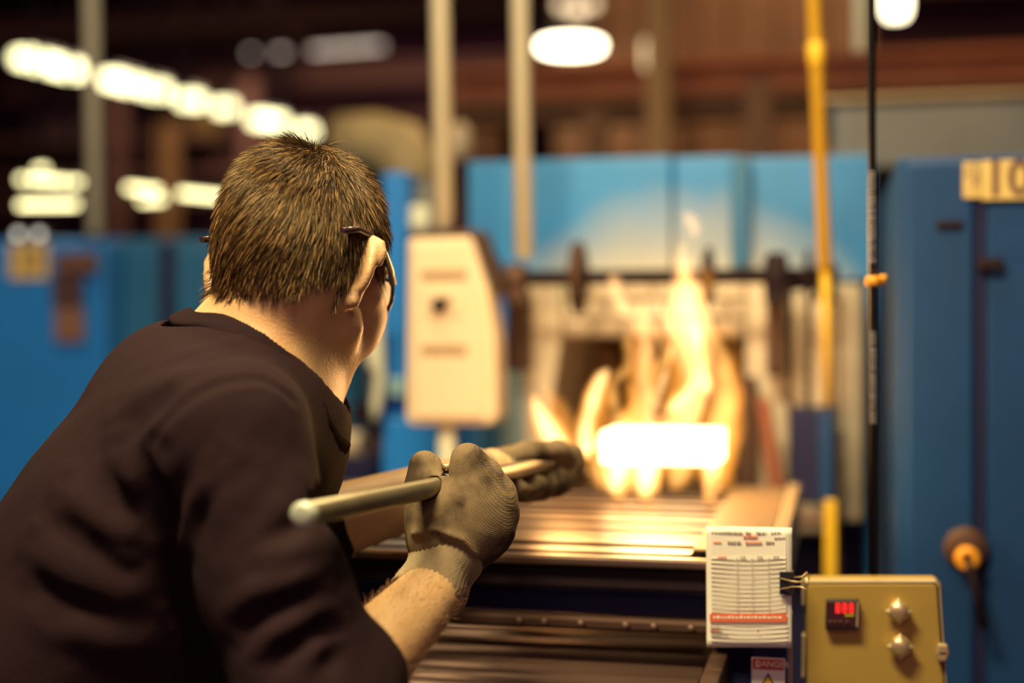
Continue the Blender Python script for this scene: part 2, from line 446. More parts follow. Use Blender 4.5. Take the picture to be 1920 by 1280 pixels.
MB().prism([(XY(884, SYY), ZY(884, 432, SYY)), (XY(900, SYY), ZY(900, 432, SYY)), (XY(936, SYY), ZY(936, 512, SYY)), (XY(918, SYY), ZY(918, 520, SYY))][::-1], SYY-.02, SYY+.0).build('crank_arm', M_rust, sh, .004)
for i in range(5):
    x = XY(1549, SYY) + .022*math.cos(i*1.256); z = szz + .022*math.sin(i*1.256)
    MB().lathe((XY(1549, SYY)-.026, SYY + .02*math.cos(i*1.256), szz+.02*math.sin(i*1.256)), (-1, 0, 0), [(0, .004), (.006, .003)], 8).build('bolt', M_dark, sh)
# chain + counterweight
cw = thing('counterweight', 'dark blue boxy counterweight hanging beside the furnace mouth', 'counterweight', (XY(1524, 2.62), 2.66, ZY(1524, 945, 2.62)))
MB().box((XY(1482, 2.62), 2.62, ZY(1524, 944, 2.62)), (XY(1566, 2.62), 2.74, ZY(1524, 766, 2.62))).build('weight_body', M_navy, cw, .006)
MB().box((XY(1535, 2.62), 2.61, ZY(1524, 938, 2.62)), (XY(1562, 2.62), 2.62, ZY(1524, 775, 2.62))).build('face_plate', M_blued, cw, .003)
ch = thing('lifting_chain', 'dark roller chain running from the shaft down to the blue counterweight', 'chain', (XY(1515, SYY), 2.66, ZY(1515, 766, 2.66)))
zc0, zc1 = ZY(1515, 766, 2.66), szz
nl = 22
for i in range(nl):
    z = zc0 + (zc1-zc0)*(i+.5)/nl; h = (zc1-zc0)/nl
    w = .0085 if i % 2 else .0055
    x = XY(1515, 2.66)
    MB().box((x-w, 2.655, z-h*.55), (x+w, 2.667, z+h*.55)).build('chain_link', M_dark, ch, .002, 1)
ch2 = thing('thin_chain', 'thin rusty chain hanging beside the pale furnace column', 'chain', (XY(1572, 2.74), 2.74, ZY(1572, 980, 2.74)))
for i in range(40):
    z = ZY(1572, 1078, 2.74) + (ZY(1572, 560, 2.74)-ZY(1572, 1078, 2.74))*i/39
    MB().lathe((XY(1572, 2.74), 2.74, z), (0, 0, 1), [(-.008, .0025), (0, .0042), (.008, .0025)], 8).build('chain_link', M_rust, ch2)
MB().tube([(XY(1573, 2.73)+.011*math.cos(t*.524), 2.735, ZY(1573, 875, 2.73)+.013*math.sin(t*.524)) for t in range(12)], .003, 6, True).build('hook_ring', M_tan, ch2)

# ------------------------------------------------------------------ beige control cabinet on its post
BY = 2.56
def bz(px, py): return (XY(px, BY), ZY(px, py, BY))
cab = thing('control_cabinet', 'tall beige control cabinet with cut corner mounted on a post left of flames', 'cabinet', (XY(845, BY), BY+.08, ZY(845, 800, BY)))
poly = [bz(770, 797), bz(922, 797), bz(932, 780), bz(928, 640), bz(915, 545), bz(882, 442), bz(764, 446), bz(760, 790)]
MB().prism(poly, BY, BY+.09).build('cabinet_body', M_beige, cab, .008)
inn = [bz(778, 785), bz(908, 785), bz(912, 640), bz(900, 552), bz(872, 458), bz(774, 458)]
MB().prism(inn, BY-.008, BY+.0).build('door_panel', M_beige, cab, .004)
for y in (515, 655):
    MB().box((XY(792, BY), BY-.011, ZY(840, y+9, BY)), (XY(878, BY), BY-.0075, ZY(840, y-9, BY))).build('recessed_strip', M_tan, cab, .002)
MB().box((XY(798, BY), BY-.012, ZY(830, 590, BY)), (XY(868, BY), BY-.007, ZY(830, 545, BY))).build('handle_plate', M_beige, cab, .003)
hx, hz = bz(828, 572)
MB().lathe((hx, BY-.010, hz), (0, -1, 0), [(0, .014), (.012, .014), (.014, .010)], 16).tube([(hx, BY-.022, hz), (hx+.022, BY-.026, hz+.010)], [.006, .005], 8).build('turn_handle', M_dark, cab)
MB().prism([bz(882, 430), bz(897, 430), bz(936, 545), bz(928, 552)][::-1], BY+.005, BY+.088).build('corner_hood', M_rust, cab, .004)
MB().box((XY(770, BY)-.004, BY+.004, ZY(820, 444, BY)), (XY(884, BY), BY+.088, ZY(820, 431, BY))).build('cabinet_lid', M_rust, cab, .003)
post = thing('cabinet_post', 'short pale round post carrying the beige control cabinet', 'post', (XY(840, BY), BY+.045, 0))
MB().cyl((XY(838, BY+.045), BY+.045, 0), (XY(838, BY+.045), BY+.045, ZY(838, 797, BY)), .017, 16).build('post_tube', M_pipe, post)
MB().lathe((XY(838, BY+.045), BY+.045, 0), (0, 0, 1), [(0, .07), (.012, .07), (.014, .03)], 16).build('post_foot', M_pipe, post)
# conduits from above
def conduit(name, label, x0, x1, y1, Y, r, m, cat='pipe', coup=(.35, .7)):
    zt_, zb = 6.9, None
    a = np.array((XY(x1, Y), Y, ZY(x1, y1, Y)))
    t = np.array((XY(x0, Y), Y, ZY(x0, 0, Y)))
    d = (t-a); b = a + d*((4.6-a[2])/d[2])
    o = thing(name, label, cat, a)
    MB().cyl(a, b, r, 18).build('pipe_tube', m, o)
    for c in coup:
        p = a + d*c
        MB().lathe(p-d/np.linalg.norm(d)*.02, d, [(0, r*1.02), (.003, r*1.18), (.037, r*1.18), (.04, r*1.02)], 18).build('coupling', m, o)
    return o
conduit('conduit_pipe', 'pale vertical pipe rising from the top of the beige control cabinet', 825, 832, 431, BY+.045, .0195, M_pipe, coup=())
conduit('conduit_pipe', 'pale vertical pipe between beige cabinet and flames ending at the shaft bearing', 975, 982, 484, SYY, .0185, M_pipe, coup=())
yo = conduit('yellow_gas_pipe', 'bright yellow vertical gas pipe right of the flames', 1526, 1547, 505, 2.64, .0130, M_yel, coup=(.8,))
MB().tube([PY(1547, 505, 2.64), PY(1550, 600, 2.64), PY(1553, 757, 2.64)], [.0085, .0085, .0085], 12).build('lower_tube', M_yel, yo)
yp = thing('yellow_post', 'short dirty yellow post below the blue counterweight', 'post', (XY(1556, 2.58), 2.58, 0))
MB().box((XY(1546, 2.58), 2.57, 0), (XY(1568, 2.58), 2.60, ZY(1556, 938, 2.58))).build('post_bar', M_yel, yp, .003)
MB().box((XY(1480, 2.58)-.01, 2.574, ZY(1520, 985, 2.58)), (XY(1546, 2.58), 2.60, ZY(1520, 965, 2.58))).build('cross_bar', M_steeld, yp, .003)

# ------------------------------------------------------------------ steel bar table in front of the furnace
tz = 1.22 - .241
TX0, TX1 = -.92, XY(1500, 2.30)
tb = thing('bar_table', 'low table of polished flat steel bars leading into the flaming furnace mouth', 'table', ((TX0+TX1)/2, 1.95, 0))
y = 1.755
nb = 11; pitch = .735/nb
bm = None
for i in range(nb):
    y0 = 1.600 + i*pitch
    o = MB().box((TX0, y0+.015, tz-.020), (TX1-.106, y0+pitch-.014, tz + .0012*math.sin(i*2.1))).build('steel_bar', M_steel, tb, .0008, 1)
    o.data.materials.append(M_dark); o.data.polygons[2].material_index = 1; o.data.polygons[4].material_index = 1  # bar sides coloured black so the gaps between bars read as shade
MB().box((TX1-.105, 1.62, tz+.002), (TX1-.022, 2.335, tz+.006)).build('side_plate', mat('brown_plate', (.20, .125, .06), .5, .3), tb, .002)
MB().box((TX1-.020, 1.605, tz-.06), (TX1, 2.345, tz+.012)).build('side_rail', M_tan, tb, .004)
MB().box((TX0, 1.580, tz-.012), (TX1-.02, 1.599, tz-.001)).build('front_strip', M_steel, tb, .003)
MB().box((TX0, 1.590, tz-.040), (TX1-.02, 1.608, tz-.013)).build('front_rail', M_dark, tb, .004)
MB().box((TX0, 1.610, tz-.072), (TX1-.02, 1.622, tz-.041)).build('front_apron', M_navy, tb, .004)
MB().box((TX0, 1.600, tz-.088), (TX1-.02, 1.622, tz-.073)).build('lower_rail', M_rust, tb, .004)
for yy in (1.63, 2.28):
    for xx in (TX0+.02, TX1-.08):
        MB().box((xx, yy, 0), (xx+.05, yy+.05, tz-.02)).build('leg', M_navy, tb, .004)
for i in range(8):
    yy = 1.47 + i*.058
    z0 = ZY(1100, 1207, 1.68)
    MB().cyl((TX0, yy, z0-.018), (TX1-.09, yy, z0-.018), .018, 14).build('lower_roller', M_steeld, tb)
MB().box((TX1-.085, 1.44, z0-.09), (TX1-.065, 2.0, z0+.01)).build('roller_rail', M_rust, tb, .003)
MB().box((TX0-.02, 1.44, z0-.09), (TX0-.001, 2.0, z0+.01)).build('roller_rail', M_rust, tb, .003)
for i in range(6):
    px = 960 + i*70 + rng.uniform(-15, 15)
    MB().lathe((XY(px, 1.6), 1.6, tz-.0805), (0, -1, 0), [(0, .005), (.004, .005), (.006, .0025)], 8).build('rivet', M_steeld, tb)

# blue post with sticker, hanging form and clip
PD = 1.535
pp = W(1443, 1240, PD)
PYY = pp[1]
bp = thing('blue_post', 'dark blue square post under the white paper form at table corner', 'post', (pp[0], PYY+.012, 0))
MB().box((XY(1411, PYY), PYY, 0), (XY(1474, PYY), PYY+.022, ZY(1443, 1150, PYY))).build('post_tube', M_navy, bp, .002)
MB().box((XY(1474, PYY)+.002, PYY+.004, 0), (XY(1474, PYY)+.006, PYY+.022, ZY(1443, 1150, PYY))).build('edge_strip', M_tan, bp)
SYK = PYY-.0012
sg = thing('danger_sticker', 'danger warning sticker with yellow triangle on the blue post', 'sign', (XY(1441, SYK), SYK, ZY(1441, 1320, SYK)))
sx0, sx1 = XY(1409, SYK), XY(1472, SYK); sz1 = ZY(1441, 1233, SYK); sz0 = ZY(1441, 1325, SYK); sw = sx1-sx0
MB().box((sx0, SYK, sz0), (sx1, SYK+.001, sz1)).build('backing', M_white, sg)
MB().box((sx0+.0012, SYK-.0006, sz1-.0125), (sx1-.0012, SYK, sz1-.0012)).build('red_header', M_red, sg)
scx = (sx0+sx1)/2
text('lettering', 'DANGER', (scx+.004, SYK-.0009, sz1-.0068), .0088, M_white, sg)
MB().prism([(sx0+.003, sz1-.0105), (sx0+.0095, sz1-.0105), (sx0+.00625, sz1-.0045)], SYK-.001, SYK-.0006).build('small_triangle', M_yel, sg)
def tri(c, z, w, h): return [(c-w/2, z), (c+w/2, z), (c, z+h)]
MB().prism(tri(scx, sz1-.047, .034, .031), SYK-.0006, SYK).build('triangle_border', M_black, sg)
MB().prism(tri(scx, sz1-.0455, .0285, .0262), SYK-.0010, SYK-.0006).build('triangle_field', M_yel, sg)
MB().tube([(scx-.007, SYK-.0012, sz1-.043), (scx-.001, SYK-.0012, sz1-.036), (scx+.005, SYK-.0012, sz1-.035), (scx+.003, SYK-.0012, sz1-.042)], .0016, 6).build('hand_pictogram', M_black, sg)

FD = 1.515
fq = W(1404, 1100, FD); FYY = fq[1]
def fxz(px, py): return (XY(px, FYY), ZY(px, py, FYY))
pf = thing('paper_form', 'white printed paper form with a red bar hanging at the table corner', 'paper', (XY(1404, FYY), FYY, ZY(1404, 1214, FYY)))
c4 = [fxz(1325, 1213), fxz(1484, 1214), fxz(1485, 989), fxz(1324, 986)]
vs = []; fs = []
nx, nz = 12, 16
for j in range(nz+1):
    for i in range(nx+1):
        a = np.array(c4[0])*(1-i/nx)*(1-j/nz) + np.array(c4[1])*(i/nx)*(1-j/nz) + np.array(c4[2])*(i/nx)*(j/nz) + np.array(c4[3])*(1-i/nx)*(j/nz)
        vs.append((a[0], FYY + .0015*math.sin(i/nx*3.1) + .001*math.sin(j/nz*5), a[1]))
for j in range(nz):
    for i in range(nx):
        k = j*(nx+1)+i; fs.append((k, k+1, k+nx+2, k+nx+1))
sheet = MB().add(vs, fs, True).build('sheet', M_paper, pf)
so = sheet.modifiers.new('thick', 'SOLIDIFY'); so.thickness = .0006
def pbar(mb, x0, y0, x1, y1, d=.0006):
    p = [fxz(x0, y1), fxz(x1, y1), fxz(x1, y0), fxz(x0, y0)]
    mb.prism(p, FYY-.0012-d, FYY-.0008)
g = MB()
for i in range(13): pbar(g, 1333, 1046+i*8, 1474, 1047+i*8)
for x in (1381, 1409, 1440): pbar(g, x, 1042, x+1.2, 1142)
for i in range(4): pbar(g, 1333, 1172+i*9, 1478, 1173+i*9)
pbar(g, 1473, 1000, 1474, 1142)
g.build('printed_rules', M_ink, pf)
g = MB()
for (y_, segs) in ((998, [(1334, 1392), (1398, 1408), (1418, 1436), (1446, 1464)]), (1008, [(1452, 1472)]), (1016, [(1364, 1388), (1436, 1452)]), (1044, [(1388, 1398), (1420, 1430), (1450, 1462)]), (1176, [(1332, 1352), ]), (1190, [(1334, 1366)])):
    for a, b in segs:
        x = a
        while x < b:
            w = rng.uniform(2.5, 5); pbar(g, x, y_-rng.uniform(1.2, 2.6), min(x+w, b), y_+1.6); x += w+rng.uniform(1.2, 2.4)
g.build('pencil_entries', M_ink2, pf)
g = MB()
for (y_, a, b) in ((1006, 1394, 1420), (1017, 1398, 1428), (1017, 1338, 1352), (1045, 1346, 1362), (1182, 1332, 1350), (1183, 1420, 1424)):
    x = a
    while x < b:
        w = rng.uniform(2, 4); pbar(g, x, y_-2, min(x+w, b), y_+1.4); x += w+1.5
g.build('red_entries', M_inkr, pf)
g = MB(); pbar(g, 1331, 1150, 1475, 1165); g.build('red_bar', M_inkr, pf)
g = MB()
x = 1338
while x < 1466:
    w = rng.uniform(3, 7); pbar(g, x, 1156-rng.uniform(.5, 2.5), x+w, 1158.5, .0009); x += w+2.2
g.build('bar_print', M_white, pf)

cl = thing('binder_clip', 'black binder clip with wire handles gripping the paper form edge', 'clip', (XY(1474, FYY), FYY, ZY(1474, 1092, FYY)))
q = [fxz(1462, 1113), fxz(1486, 1113), fxz(1486, 1070), fxz(1462, 1070)]
MB().prism(q, FYY-.006, FYY-.003).build('clip_jaw', M_black, cl, .0006)
MB().prism(q, FYY+.003, FYY+.006).build('clip_jaw', M_black, cl, .0006)
MB().prism([fxz(1484, 1113), fxz(1488, 1113), fxz(1488, 1070), fxz(1484, 1070)], FYY-.006, FYY+.006).build('clip_spine', M_black, cl, .0006)
for s in (-1, 1):
    pts = [(1464, 1082), (1486, 1086), (1504, 1086), (1512, 1078), (1517, 1088), (1512, 1099), (1503, 1095), (1486, 1096), (1464, 1102)]
    MB().tube([(fxz(a, b)[0], FYY + s*(.0068 + .00025*(a-1464)), fxz(a, b)[1]) for a, b in pts], .0008, 6).build('wire_handle', M_chrome, cl)

# ------------------------------------------------------------------ brassy control box
GD = 1.60
gq = W(1630, 1180, GD); GY = gq[1]
def gxz(px, py): return (XY(px, GY), ZY(px, py, GY))
gb = thing('control_box', 'brass coloured metal control box with red display and two knobs', 'control box', (gq[0], GY+.05, ZY(1630, 1500, GY)))
body = [gxz(1512, 1500), gxz(1790, 1500), gxz(1766, 1100), gxz(1756, 1087), gxz(1508, 1087)]
MB().prism(body, GY+.006, GY+.036).build('enclosure', M_gold, gb, .004, 3)
lid = [gxz(1514, 1500), gxz(1783, 1500), gxz(1757, 1098), gxz(1752, 1093), gxz(1512, 1093)]
MB().prism(lid, GY-.002, GY+.005).build('front_door', M_gold, gb, .002, 2)
MB().prism([gxz(1784, 1500), gxz(1789, 1500), gxz(1764, 1106), gxz(1756, 1089), gxz(1753, 1093), gxz(1758, 1100)], GY-.003, GY+.007).build('rolled_edge', M_goldedge, gb, .001)
MB().prism([gxz(1510, 1093), gxz(1752, 1093), gxz(1756, 1087), gxz(1508, 1087)], GY-.003, GY+.007).build('rolled_edge', M_goldedge, gb, .001)
MB().prism([gxz(1502, 1270), gxz(1509, 1270), gxz(1511, 1190), gxz(1503, 1190)], GY-.0, GY+.02).build('hinge', M_goldedge, gb, .001)
MB().prism([gxz(1503, 1135), gxz(1509, 1135), gxz(1509, 1090), gxz(1503, 1090)], GY-.0, GY+.02).build('hinge', M_goldedge, gb, .001)
# display
d = MB().prism([gxz(1547, 1176), gxz(1609, 1176), gxz(1610, 1120), gxz(1549, 1120)], GY-.014, GY-.0021).build('display_housing', M_black, gb, .002)
MB().prism([gxz(1552, 1170), gxz(1603, 1170), gxz(1604, 1124), gxz(1553, 1124)], GY-.0148, GY-.0141).build('display_window', mat('display_glass', (.05, .012, .016), .25), d)
def seg_digit(mb, px, py, w, h, t):
    for (x0, y0, x1, y1) in ((0, 0, w, t), (0, h/2-t/2, w, h/2+t/2), (0, h-t, w, h), (0, 0, t, h), (w-t, 0, w, h)):
        mb.prism([gxz(px+x0, py+y1), gxz(px+x1, py+y1), gxz(px+x1, py+y0), gxz(px+x0, py+y0)], GY-.0156, GY-.0149)
g = MB()
for px in (1567, 1579.5, 1592): seg_digit(g, px, 1126, 8, 18, 2.0)
g.build('red_digits', M_led, d)
g = MB(); g.prism([gxz(1584, 1150), gxz(1601, 1150), gxz(1601, 1147), gxz(1584, 1147)], GY-.0156, GY-.0149); g.build('green_bar', M_ledg, d)
for px in (1557, 1566, 1576, 1588):
    MB().lathe((gxz(px, 1161)[0], GY-.0148, gxz(px, 1161)[1]), (0, -1, 0), [(0, .0022), (.0012, .0020), (.0014, .0012)], 10).build('button', M_rust, d)
MB().prism([gxz(1605, 1170), gxz(1608, 1170), gxz(1609, 1124), gxz(1606, 1124)], GY-.0146, GY-.0141).build('bezel_edge', M_goldedge, d)
# knobs
for (px, py) in ((1684, 1142), (1687, 1207)):
    c = gxz(px, py); r = .0118
    k = MB().lathe((c[0], GY-.002, c[1]), (0, -1, 0), [(0, r*.72), (.006, r*.72), (.007, r), (.012, r*1.02), (.0165, r*.80), (.0185, r*.55), (.019, 0.001)], 28).build('knob', M_chrome, gb)
    for i in range(4):
        a = math.pi/2*i + math.pi/2
        e = np.array((math.cos(a), 0, math.sin(a))); t = np.array((-math.sin(a), 0, math.cos(a))); o = np.array((c[0], GY, c[1]))
        p0 = o + e*r*1.02 + np.array((0, -.008, 0)); p1 = o + e*r*.78 + t*.0046 + np.array((0, -.0165, 0)); p2 = o + e*r*.78 - t*.0046 + np.array((0, -.0165, 0)); p3 = o + e*r*.50 + np.array((0, -.0205, 0)); p4 = o + e*r*1.32 + np.array((0, -.0150, 0))
        MB().add([p0, p1, p2, p3, p4], [(0, 1, 4), (0, 4, 2), (1, 3, 4), (4, 3, 2), (0, 2, 3, 1)]).build('grip_point', M_goldedge, k)  # pale facets shaped to stand for the triangular highlights on the dome
# latch
lt = MB().prism([gxz(1757, 1237), gxz(1774, 1237), gxz(1779, 1222), gxz(1776, 1204), gxz(1757, 1202), gxz(1753, 1220)], GY-.012, GY-.003).build('latch', M_tan, gb, .003, 3)
MB().prism([gxz(1760, 1221), gxz(1773, 1221), gxz(1773, 1218), gxz(1760, 1218)], GY-.0126, GY-.0119).build('latch_slot', M_rust, lt)

# ------------------------------------------------------------------ right blue machine, number plates, lever
RY = 2.2
rx0, rx1 = .095, 1.05
rz = ZY(1760, 289, RY)
rm = thing('blue_machine', 'tall dark blue machine casing carrying the number 10 plate', 'machine', ((rx0+rx1)/2, RY+.4, 0))
dx = XY(1838, RY)
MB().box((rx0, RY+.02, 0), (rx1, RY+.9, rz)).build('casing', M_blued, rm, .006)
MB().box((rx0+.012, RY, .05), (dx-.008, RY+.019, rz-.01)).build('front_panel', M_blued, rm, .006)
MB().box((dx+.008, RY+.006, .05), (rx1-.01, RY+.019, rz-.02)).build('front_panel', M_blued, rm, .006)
MB().box((dx-.006, RY+.004, .05), (dx+.006, RY+.0195, rz-.012)).build('door_seam', M_navy, rm)
MB().box((XY(1755, RY), RY-.008, ZY(1780, 428, RY)), (XY(1805, RY), RY, ZY(1780, 414, RY))).build('slot_cover', M_dark, rm, .003)
MB().box((XY(1832, RY), RY-.012, ZY(1850, 506, RY)), (XY(1880, RY), RY+.004, ZY(1850, 484, RY))).build('door_hinge', M_dark, rm, .004)
def plate(px0, py0, px1, py1, body, ts, label, name='number_plate', Y=None, m=M_sign, ink=M_brownbox, group=None):
    Y = RY-.003 if Y is None else Y
    cx = (XY(px0, Y)+XY(px1, Y))/2; z0 = ZY((px0+px1)/2, py1, Y); z1 = ZY((px0+px1)/2, py0, Y)
    o = thing(name, label, 'sign', (cx, Y, z0), group)
    MB().box((XY(px0, Y), Y-.002, z0), (XY(px1, Y), Y, z1)).build('backing', m, o, .0008)
    if body: text('lettering', body, (cx, Y-.0026, (z0+z1)/2), ts, ink, o, sx=.95, bold=ts*.022)
    return o
n10 = plate(1840, 300, 1938, 374, '10', .072, 'yellow plate with dark number 10 on the blue machine')
plate(1806, 304, 1838, 371, '', .05, 'narrow worn yellow plate left of the number 10')
nq = bpy.data.objects['number_plate.001']
text('lettering', '9', (XY(1823, RY), RY-.0058, ZY(1823, 338, RY)), .056, M_tan, nq, sx=.8)
lv = thing('lever_handle', 'dark lever hanging from a round yellow hub on the blue machine', 'lever', (XY(1811, RY), RY, ZY(1811, 1043, RY)))
lc = (XY(1811, RY), ZY(1811, 1043, RY))
MB().lathe((lc[0], RY, lc[1]+.012), (0, -1, 0), [(0, .032), (.006, .032), (.010, .026)], 24).build('hub_plate', M_rust, lv)
MB().lathe((lc[0], RY-.009, lc[1]), (0, -1, 0), [(0, .017), (.018, .017), (.021, .014), (.021, .007), (.012, .006)], 24).build('yellow_hub', M_org, lv)
MB().tube([(lc[0], RY-.026, lc[1]), (lc[0]+.004, RY-.032, lc[1]-.012), (lc[0]+.023, RY-.036, lc[1]-.098)], [.005, .006, .007], 10).build('lever_arm', M_dark, lv)
MB().lathe((lc[0], RY-.02, lc[1]), (0, -1, 0), [(0, .006), (.012, .006), (.014, .003)], 6).build('hub_nut', M_dark, lv)
# grey duct on top / behind
gd = thing('grey_duct', 'dull grey rectangular duct running above the blue furnace at right', 'duct', (.5, 3.4, 1.61))
MB().box((XY(1560, 3.3), 3.3, fz+.002), (1.6, 3.9, ZY(1700, 190, 3.3))).build('duct_body', M_grey, gd, .01)
MB().box((XY(1560, 3.3)-.02, 3.28, ZY(1700, 190, 3.3)), (1.62, 3.92, ZY(1700, 178, 3.3))).build('duct_flange', M_tan, gd, .006)

# black cable with printed white text and orange clip
CD = 1.72
ca = W(1634, 0, CD); cb = W(1638, 1084, CD)
cd_ = ca-cb; ca2 = cb + cd_*((4.0-cb[2])/cd_[2]); cb2 = cb - nrm(cd_)*.12
cbl = thing('hanging_cable', 'black cable with white printing and an orange clip hanging by the control box', 'cable', cb2)
cr = .0050
MB().cyl(cb2, ca2, cr, 14).build('cable_jacket', M_black, cbl)
for (y0, y1, s) in ((322, 492, 'CAUTION 600V CABLE'), (622, 795, 'CABLE 600V 4C 18AWG')):
    pass
def cable_print(y0, y1):
    g = MB(); yv = y0
    tgt = nrm(CAM - (ca+cb)/2); tgt[2] = 0; tgt = nrm(tgt); sd = np.cross(tgt, nrm(cd_))
    while yv < y1:
        h = rng.uniform(4, 9); p0 = cb + cd_*((1084-yv)/1084); p1 = cb + cd_*((1084-min(yv+h, y1))/1084)
        for k in range(2):
            a0, a1 = (-.6+.9*k+rng.uniform(0, .1)), (-.6+.9*k+rng.uniform(.25, .42))
            q = []
            for pz_ in (p0, p1):
                for aa in (a0, a1):
                    q.append(pz_ + (cr+.0003)*(math.cos(aa)*tgt + math.sin(aa)*sd))
            g.add(q, [(0, 1, 3, 2)])
        g.add([p0 + (cr+.0003)*(math.cos(a)*tgt + math.sin(a)*sd) for a in (-.6, 0, .65)] + [p0 + (p1-p0)*.3 + (cr+.0003)*(math.cos(a)*tgt + math.sin(a)*sd) for a in (-.6, 0, .65)], [(0, 1, 4, 3), (1, 2, 5, 4)])
        yv += h + rng.uniform(2, 5)
    return g
M_cprint = mat('cable_print', (.33, .30, .31), .6)
cable_print(322, 495).build('printed_text', M_cprint, cbl)
cable_print(622, 795).build('printed_text', M_cprint, cbl)
oc = W(1637, 527, CD)
MB().lathe(oc - UP*.006, (0, 0, 1), [(0, .008), (.002, .0098), (.010, .0098), (.012, .008)], 14).lathe(oc + RT*.012 - UP*.004, (0, 0, 1), [(0, .004), (.008, .0055), (.012, .004)], 10).build('orange_clip', M_org, cbl)
# ------------------------------------------------------------------ behind the worker: bench, blue column, hanging hoses
col = thing('blue_column', 'narrow bright blue machine column behind the worker\'s face', 'column', (XY(745, 2.9), 2.95, 0))
MB().box((XY(716, 2.86), 2.86, 0), (XY(762, 2.86), 2.98, ZY(740, 322, 2.86))).build('column_post', M_blueb, col, .006)
MB().box((XY(716, 2.80), 2.80, .25), (XY(900, 2.80), 2.858, ZY(800, 786, 2.80))).build('lower_panel', M_blueb, col, .006)
MB().box((XY(696, 2.82), 2.82, ZY(720, 745, 2.82)), (XY(756, 2.82), 2.858, ZY(720, 708, 2.82))).build('joint_plate', M_bluel, col, .005)
MB().box((XY(900, 2.84), 2.84, .25), (XY(938, 2.84), 2.90, ZY(920, 786, 2.84))).build('side_strip', M_teal, col, .005)
MB().box((XY(764, 2.95), 2.93, 1.0), (XY(822, 2.95), 3.02, ZY(790, 345, 2.95))).build('grey_backing', M_grey, col, .005)
MB().box((XY(752, 2.90), 2.89, ZY(780, 430, 2.9)), (XY(806, 2.90), 2.925, ZY(780, 385, 2.9))).build('pale_bracket', M_pipe, col, .006)
hs = thing('coiled_hose', 'pale yellowish hose hanging beside the blue column', 'hose', (XY(704, 2.75), 2.75, ZY(704, 800, 2.75)))
MB().tube([PY(712, 560, 2.75), PY(704, 600, 2.75), PY(700, 640, 2.75), PY(704, 680, 2.75), PY(712, 700, 2.75), PY(706, 760, 2.75), PY(703, 790, 2.75)], [.012, .016, .022, .02, .012, .012, .008], 12).build('hose_tube', M_pipe, hs)
wb = thing('side_bench', 'dark cluttered bench between the worker and the blue column', 'bench', (XY(660, 3.3), 3.3, 0))
MB().box((XY(600, 3.3), 3.25, .82), (XY(712, 3.3), 3.6, ZY(650, 862, 3.25))).build('bench_top', M_navy, wb, .005)
for xx in (XY(604, 3.3), XY(690, 3.3)): MB().box((xx, 3.27, 0), (xx+.05, 3.55, .82)).build('leg', M_navy, wb, .004)
MB().box((XY(650, 3.3), 3.45, ZY(660, 860, 3.3)), (XY(700, 3.3), 3.6, ZY(660, 640, 3.3))).build('back_upright', M_rust, wb, .006)
MB().box((XY(630, 3.3), 3.4, ZY(660, 800, 3.3)), (XY(708, 3.3), 3.58, ZY(660, 760, 3.3))).build('shelf_board', M_dark, wb, .006)
rl = thing('tan_roll', 'tan roll of tape lying on the dark bench behind the worker', 'roll', PY(656, 862, 3.3))
rlc = PY(632, 842, 3.3); rlc[2] = ZY(650, 862, 3.25) + .0335
MB().lathe(rlc, (1, 0, 0), [(0, .018), (0, .032), (.062, .032), (.062, .018), (.055, .016)], 24).build('roll_tape', M_beige, rl)
MB().lathe(rlc-np.array((.003, 0, 0)), (1, 0, 0), [(0, .010), (0, .016), (.066, .016), (.066, .010)], 20).build('roll_core', M_brownbox, rl)

# ------------------------------------------------------------------ left blue machines
LY = 3.9
lz = ZY(200, 452, LY)
lm = thing('blue_locker', 'large blue machine casing behind the worker\'s back at left', 'machine', (XY(60, LY), LY+.5, 0))
MB().box((-3.2, LY+.03, 0), (XY(210, LY), LY+.9, lz+.01)).build('casing', M_blueb, lm, .008)
MB().box((XY(-230, LY), LY, .1), (XY(198, LY), LY+.03, lz)).build('front_panel', M_blueb, lm, .006)
MB().box((XY(203, LY), LY+.012, .1), (XY(209, LY), LY+.03, lz)).build('panel_edge', M_teal, lm, .002)
lm2 = thing('teal_locker', 'teal blue panelled machine right of the brown board, behind the worker', 'machine', (XY(320, LY), LY+.5, 0))
MB().box((XY(214, LY), LY+.06, 0), (XY(640, LY), LY+.8, lz+.012)).build('casing', M_teal, lm2, .008)
for a, b in ((216, 292), (314, 400), (404, 500), (504, 600)):
    MB().box((XY(a, LY), LY+.04, .1), (XY(b, LY), LY+.06, lz-.02)).build('door_panel', M_teal, lm2, .006)
MB().box((XY(290, LY), LY+.03, .1), (XY(314, LY), LY+.06, lz)).build('divider', M_navy, lm2, .004)
plate(18, 456, 90, 522, '13', .095, 'small worn yellow number plate high on the left blue casing', Y=LY-.004)
pk = thing('brown_board', 'brown notice board with hanging sheets on the left blue casing', 'board', (XY(140, LY), LY, ZY(140, 640, LY)))
MB().box((XY(112, LY), LY-.03, ZY(145, 512, LY)), (XY(186, LY), LY-.002, ZY(145, 474, LY))).build('header', M_brownbox, pk, .004)
MB().box((XY(104, LY), LY-.022, ZY(130, 574, LY)), (XY(158, LY), LY-.002, ZY(130, 514, LY))).build('upper_sheet', mat('dark_brown_sheet', (.055, .025, .03), .8), pk, .003)
MB().box((XY(107, LY), LY-.018, ZY(130, 640, LY)), (XY(160, LY), LY-.002, ZY(130, 576, LY))).build('lower_sheet', mat('tan_sheet', (.20, .10, .07), .8), pk, .003)
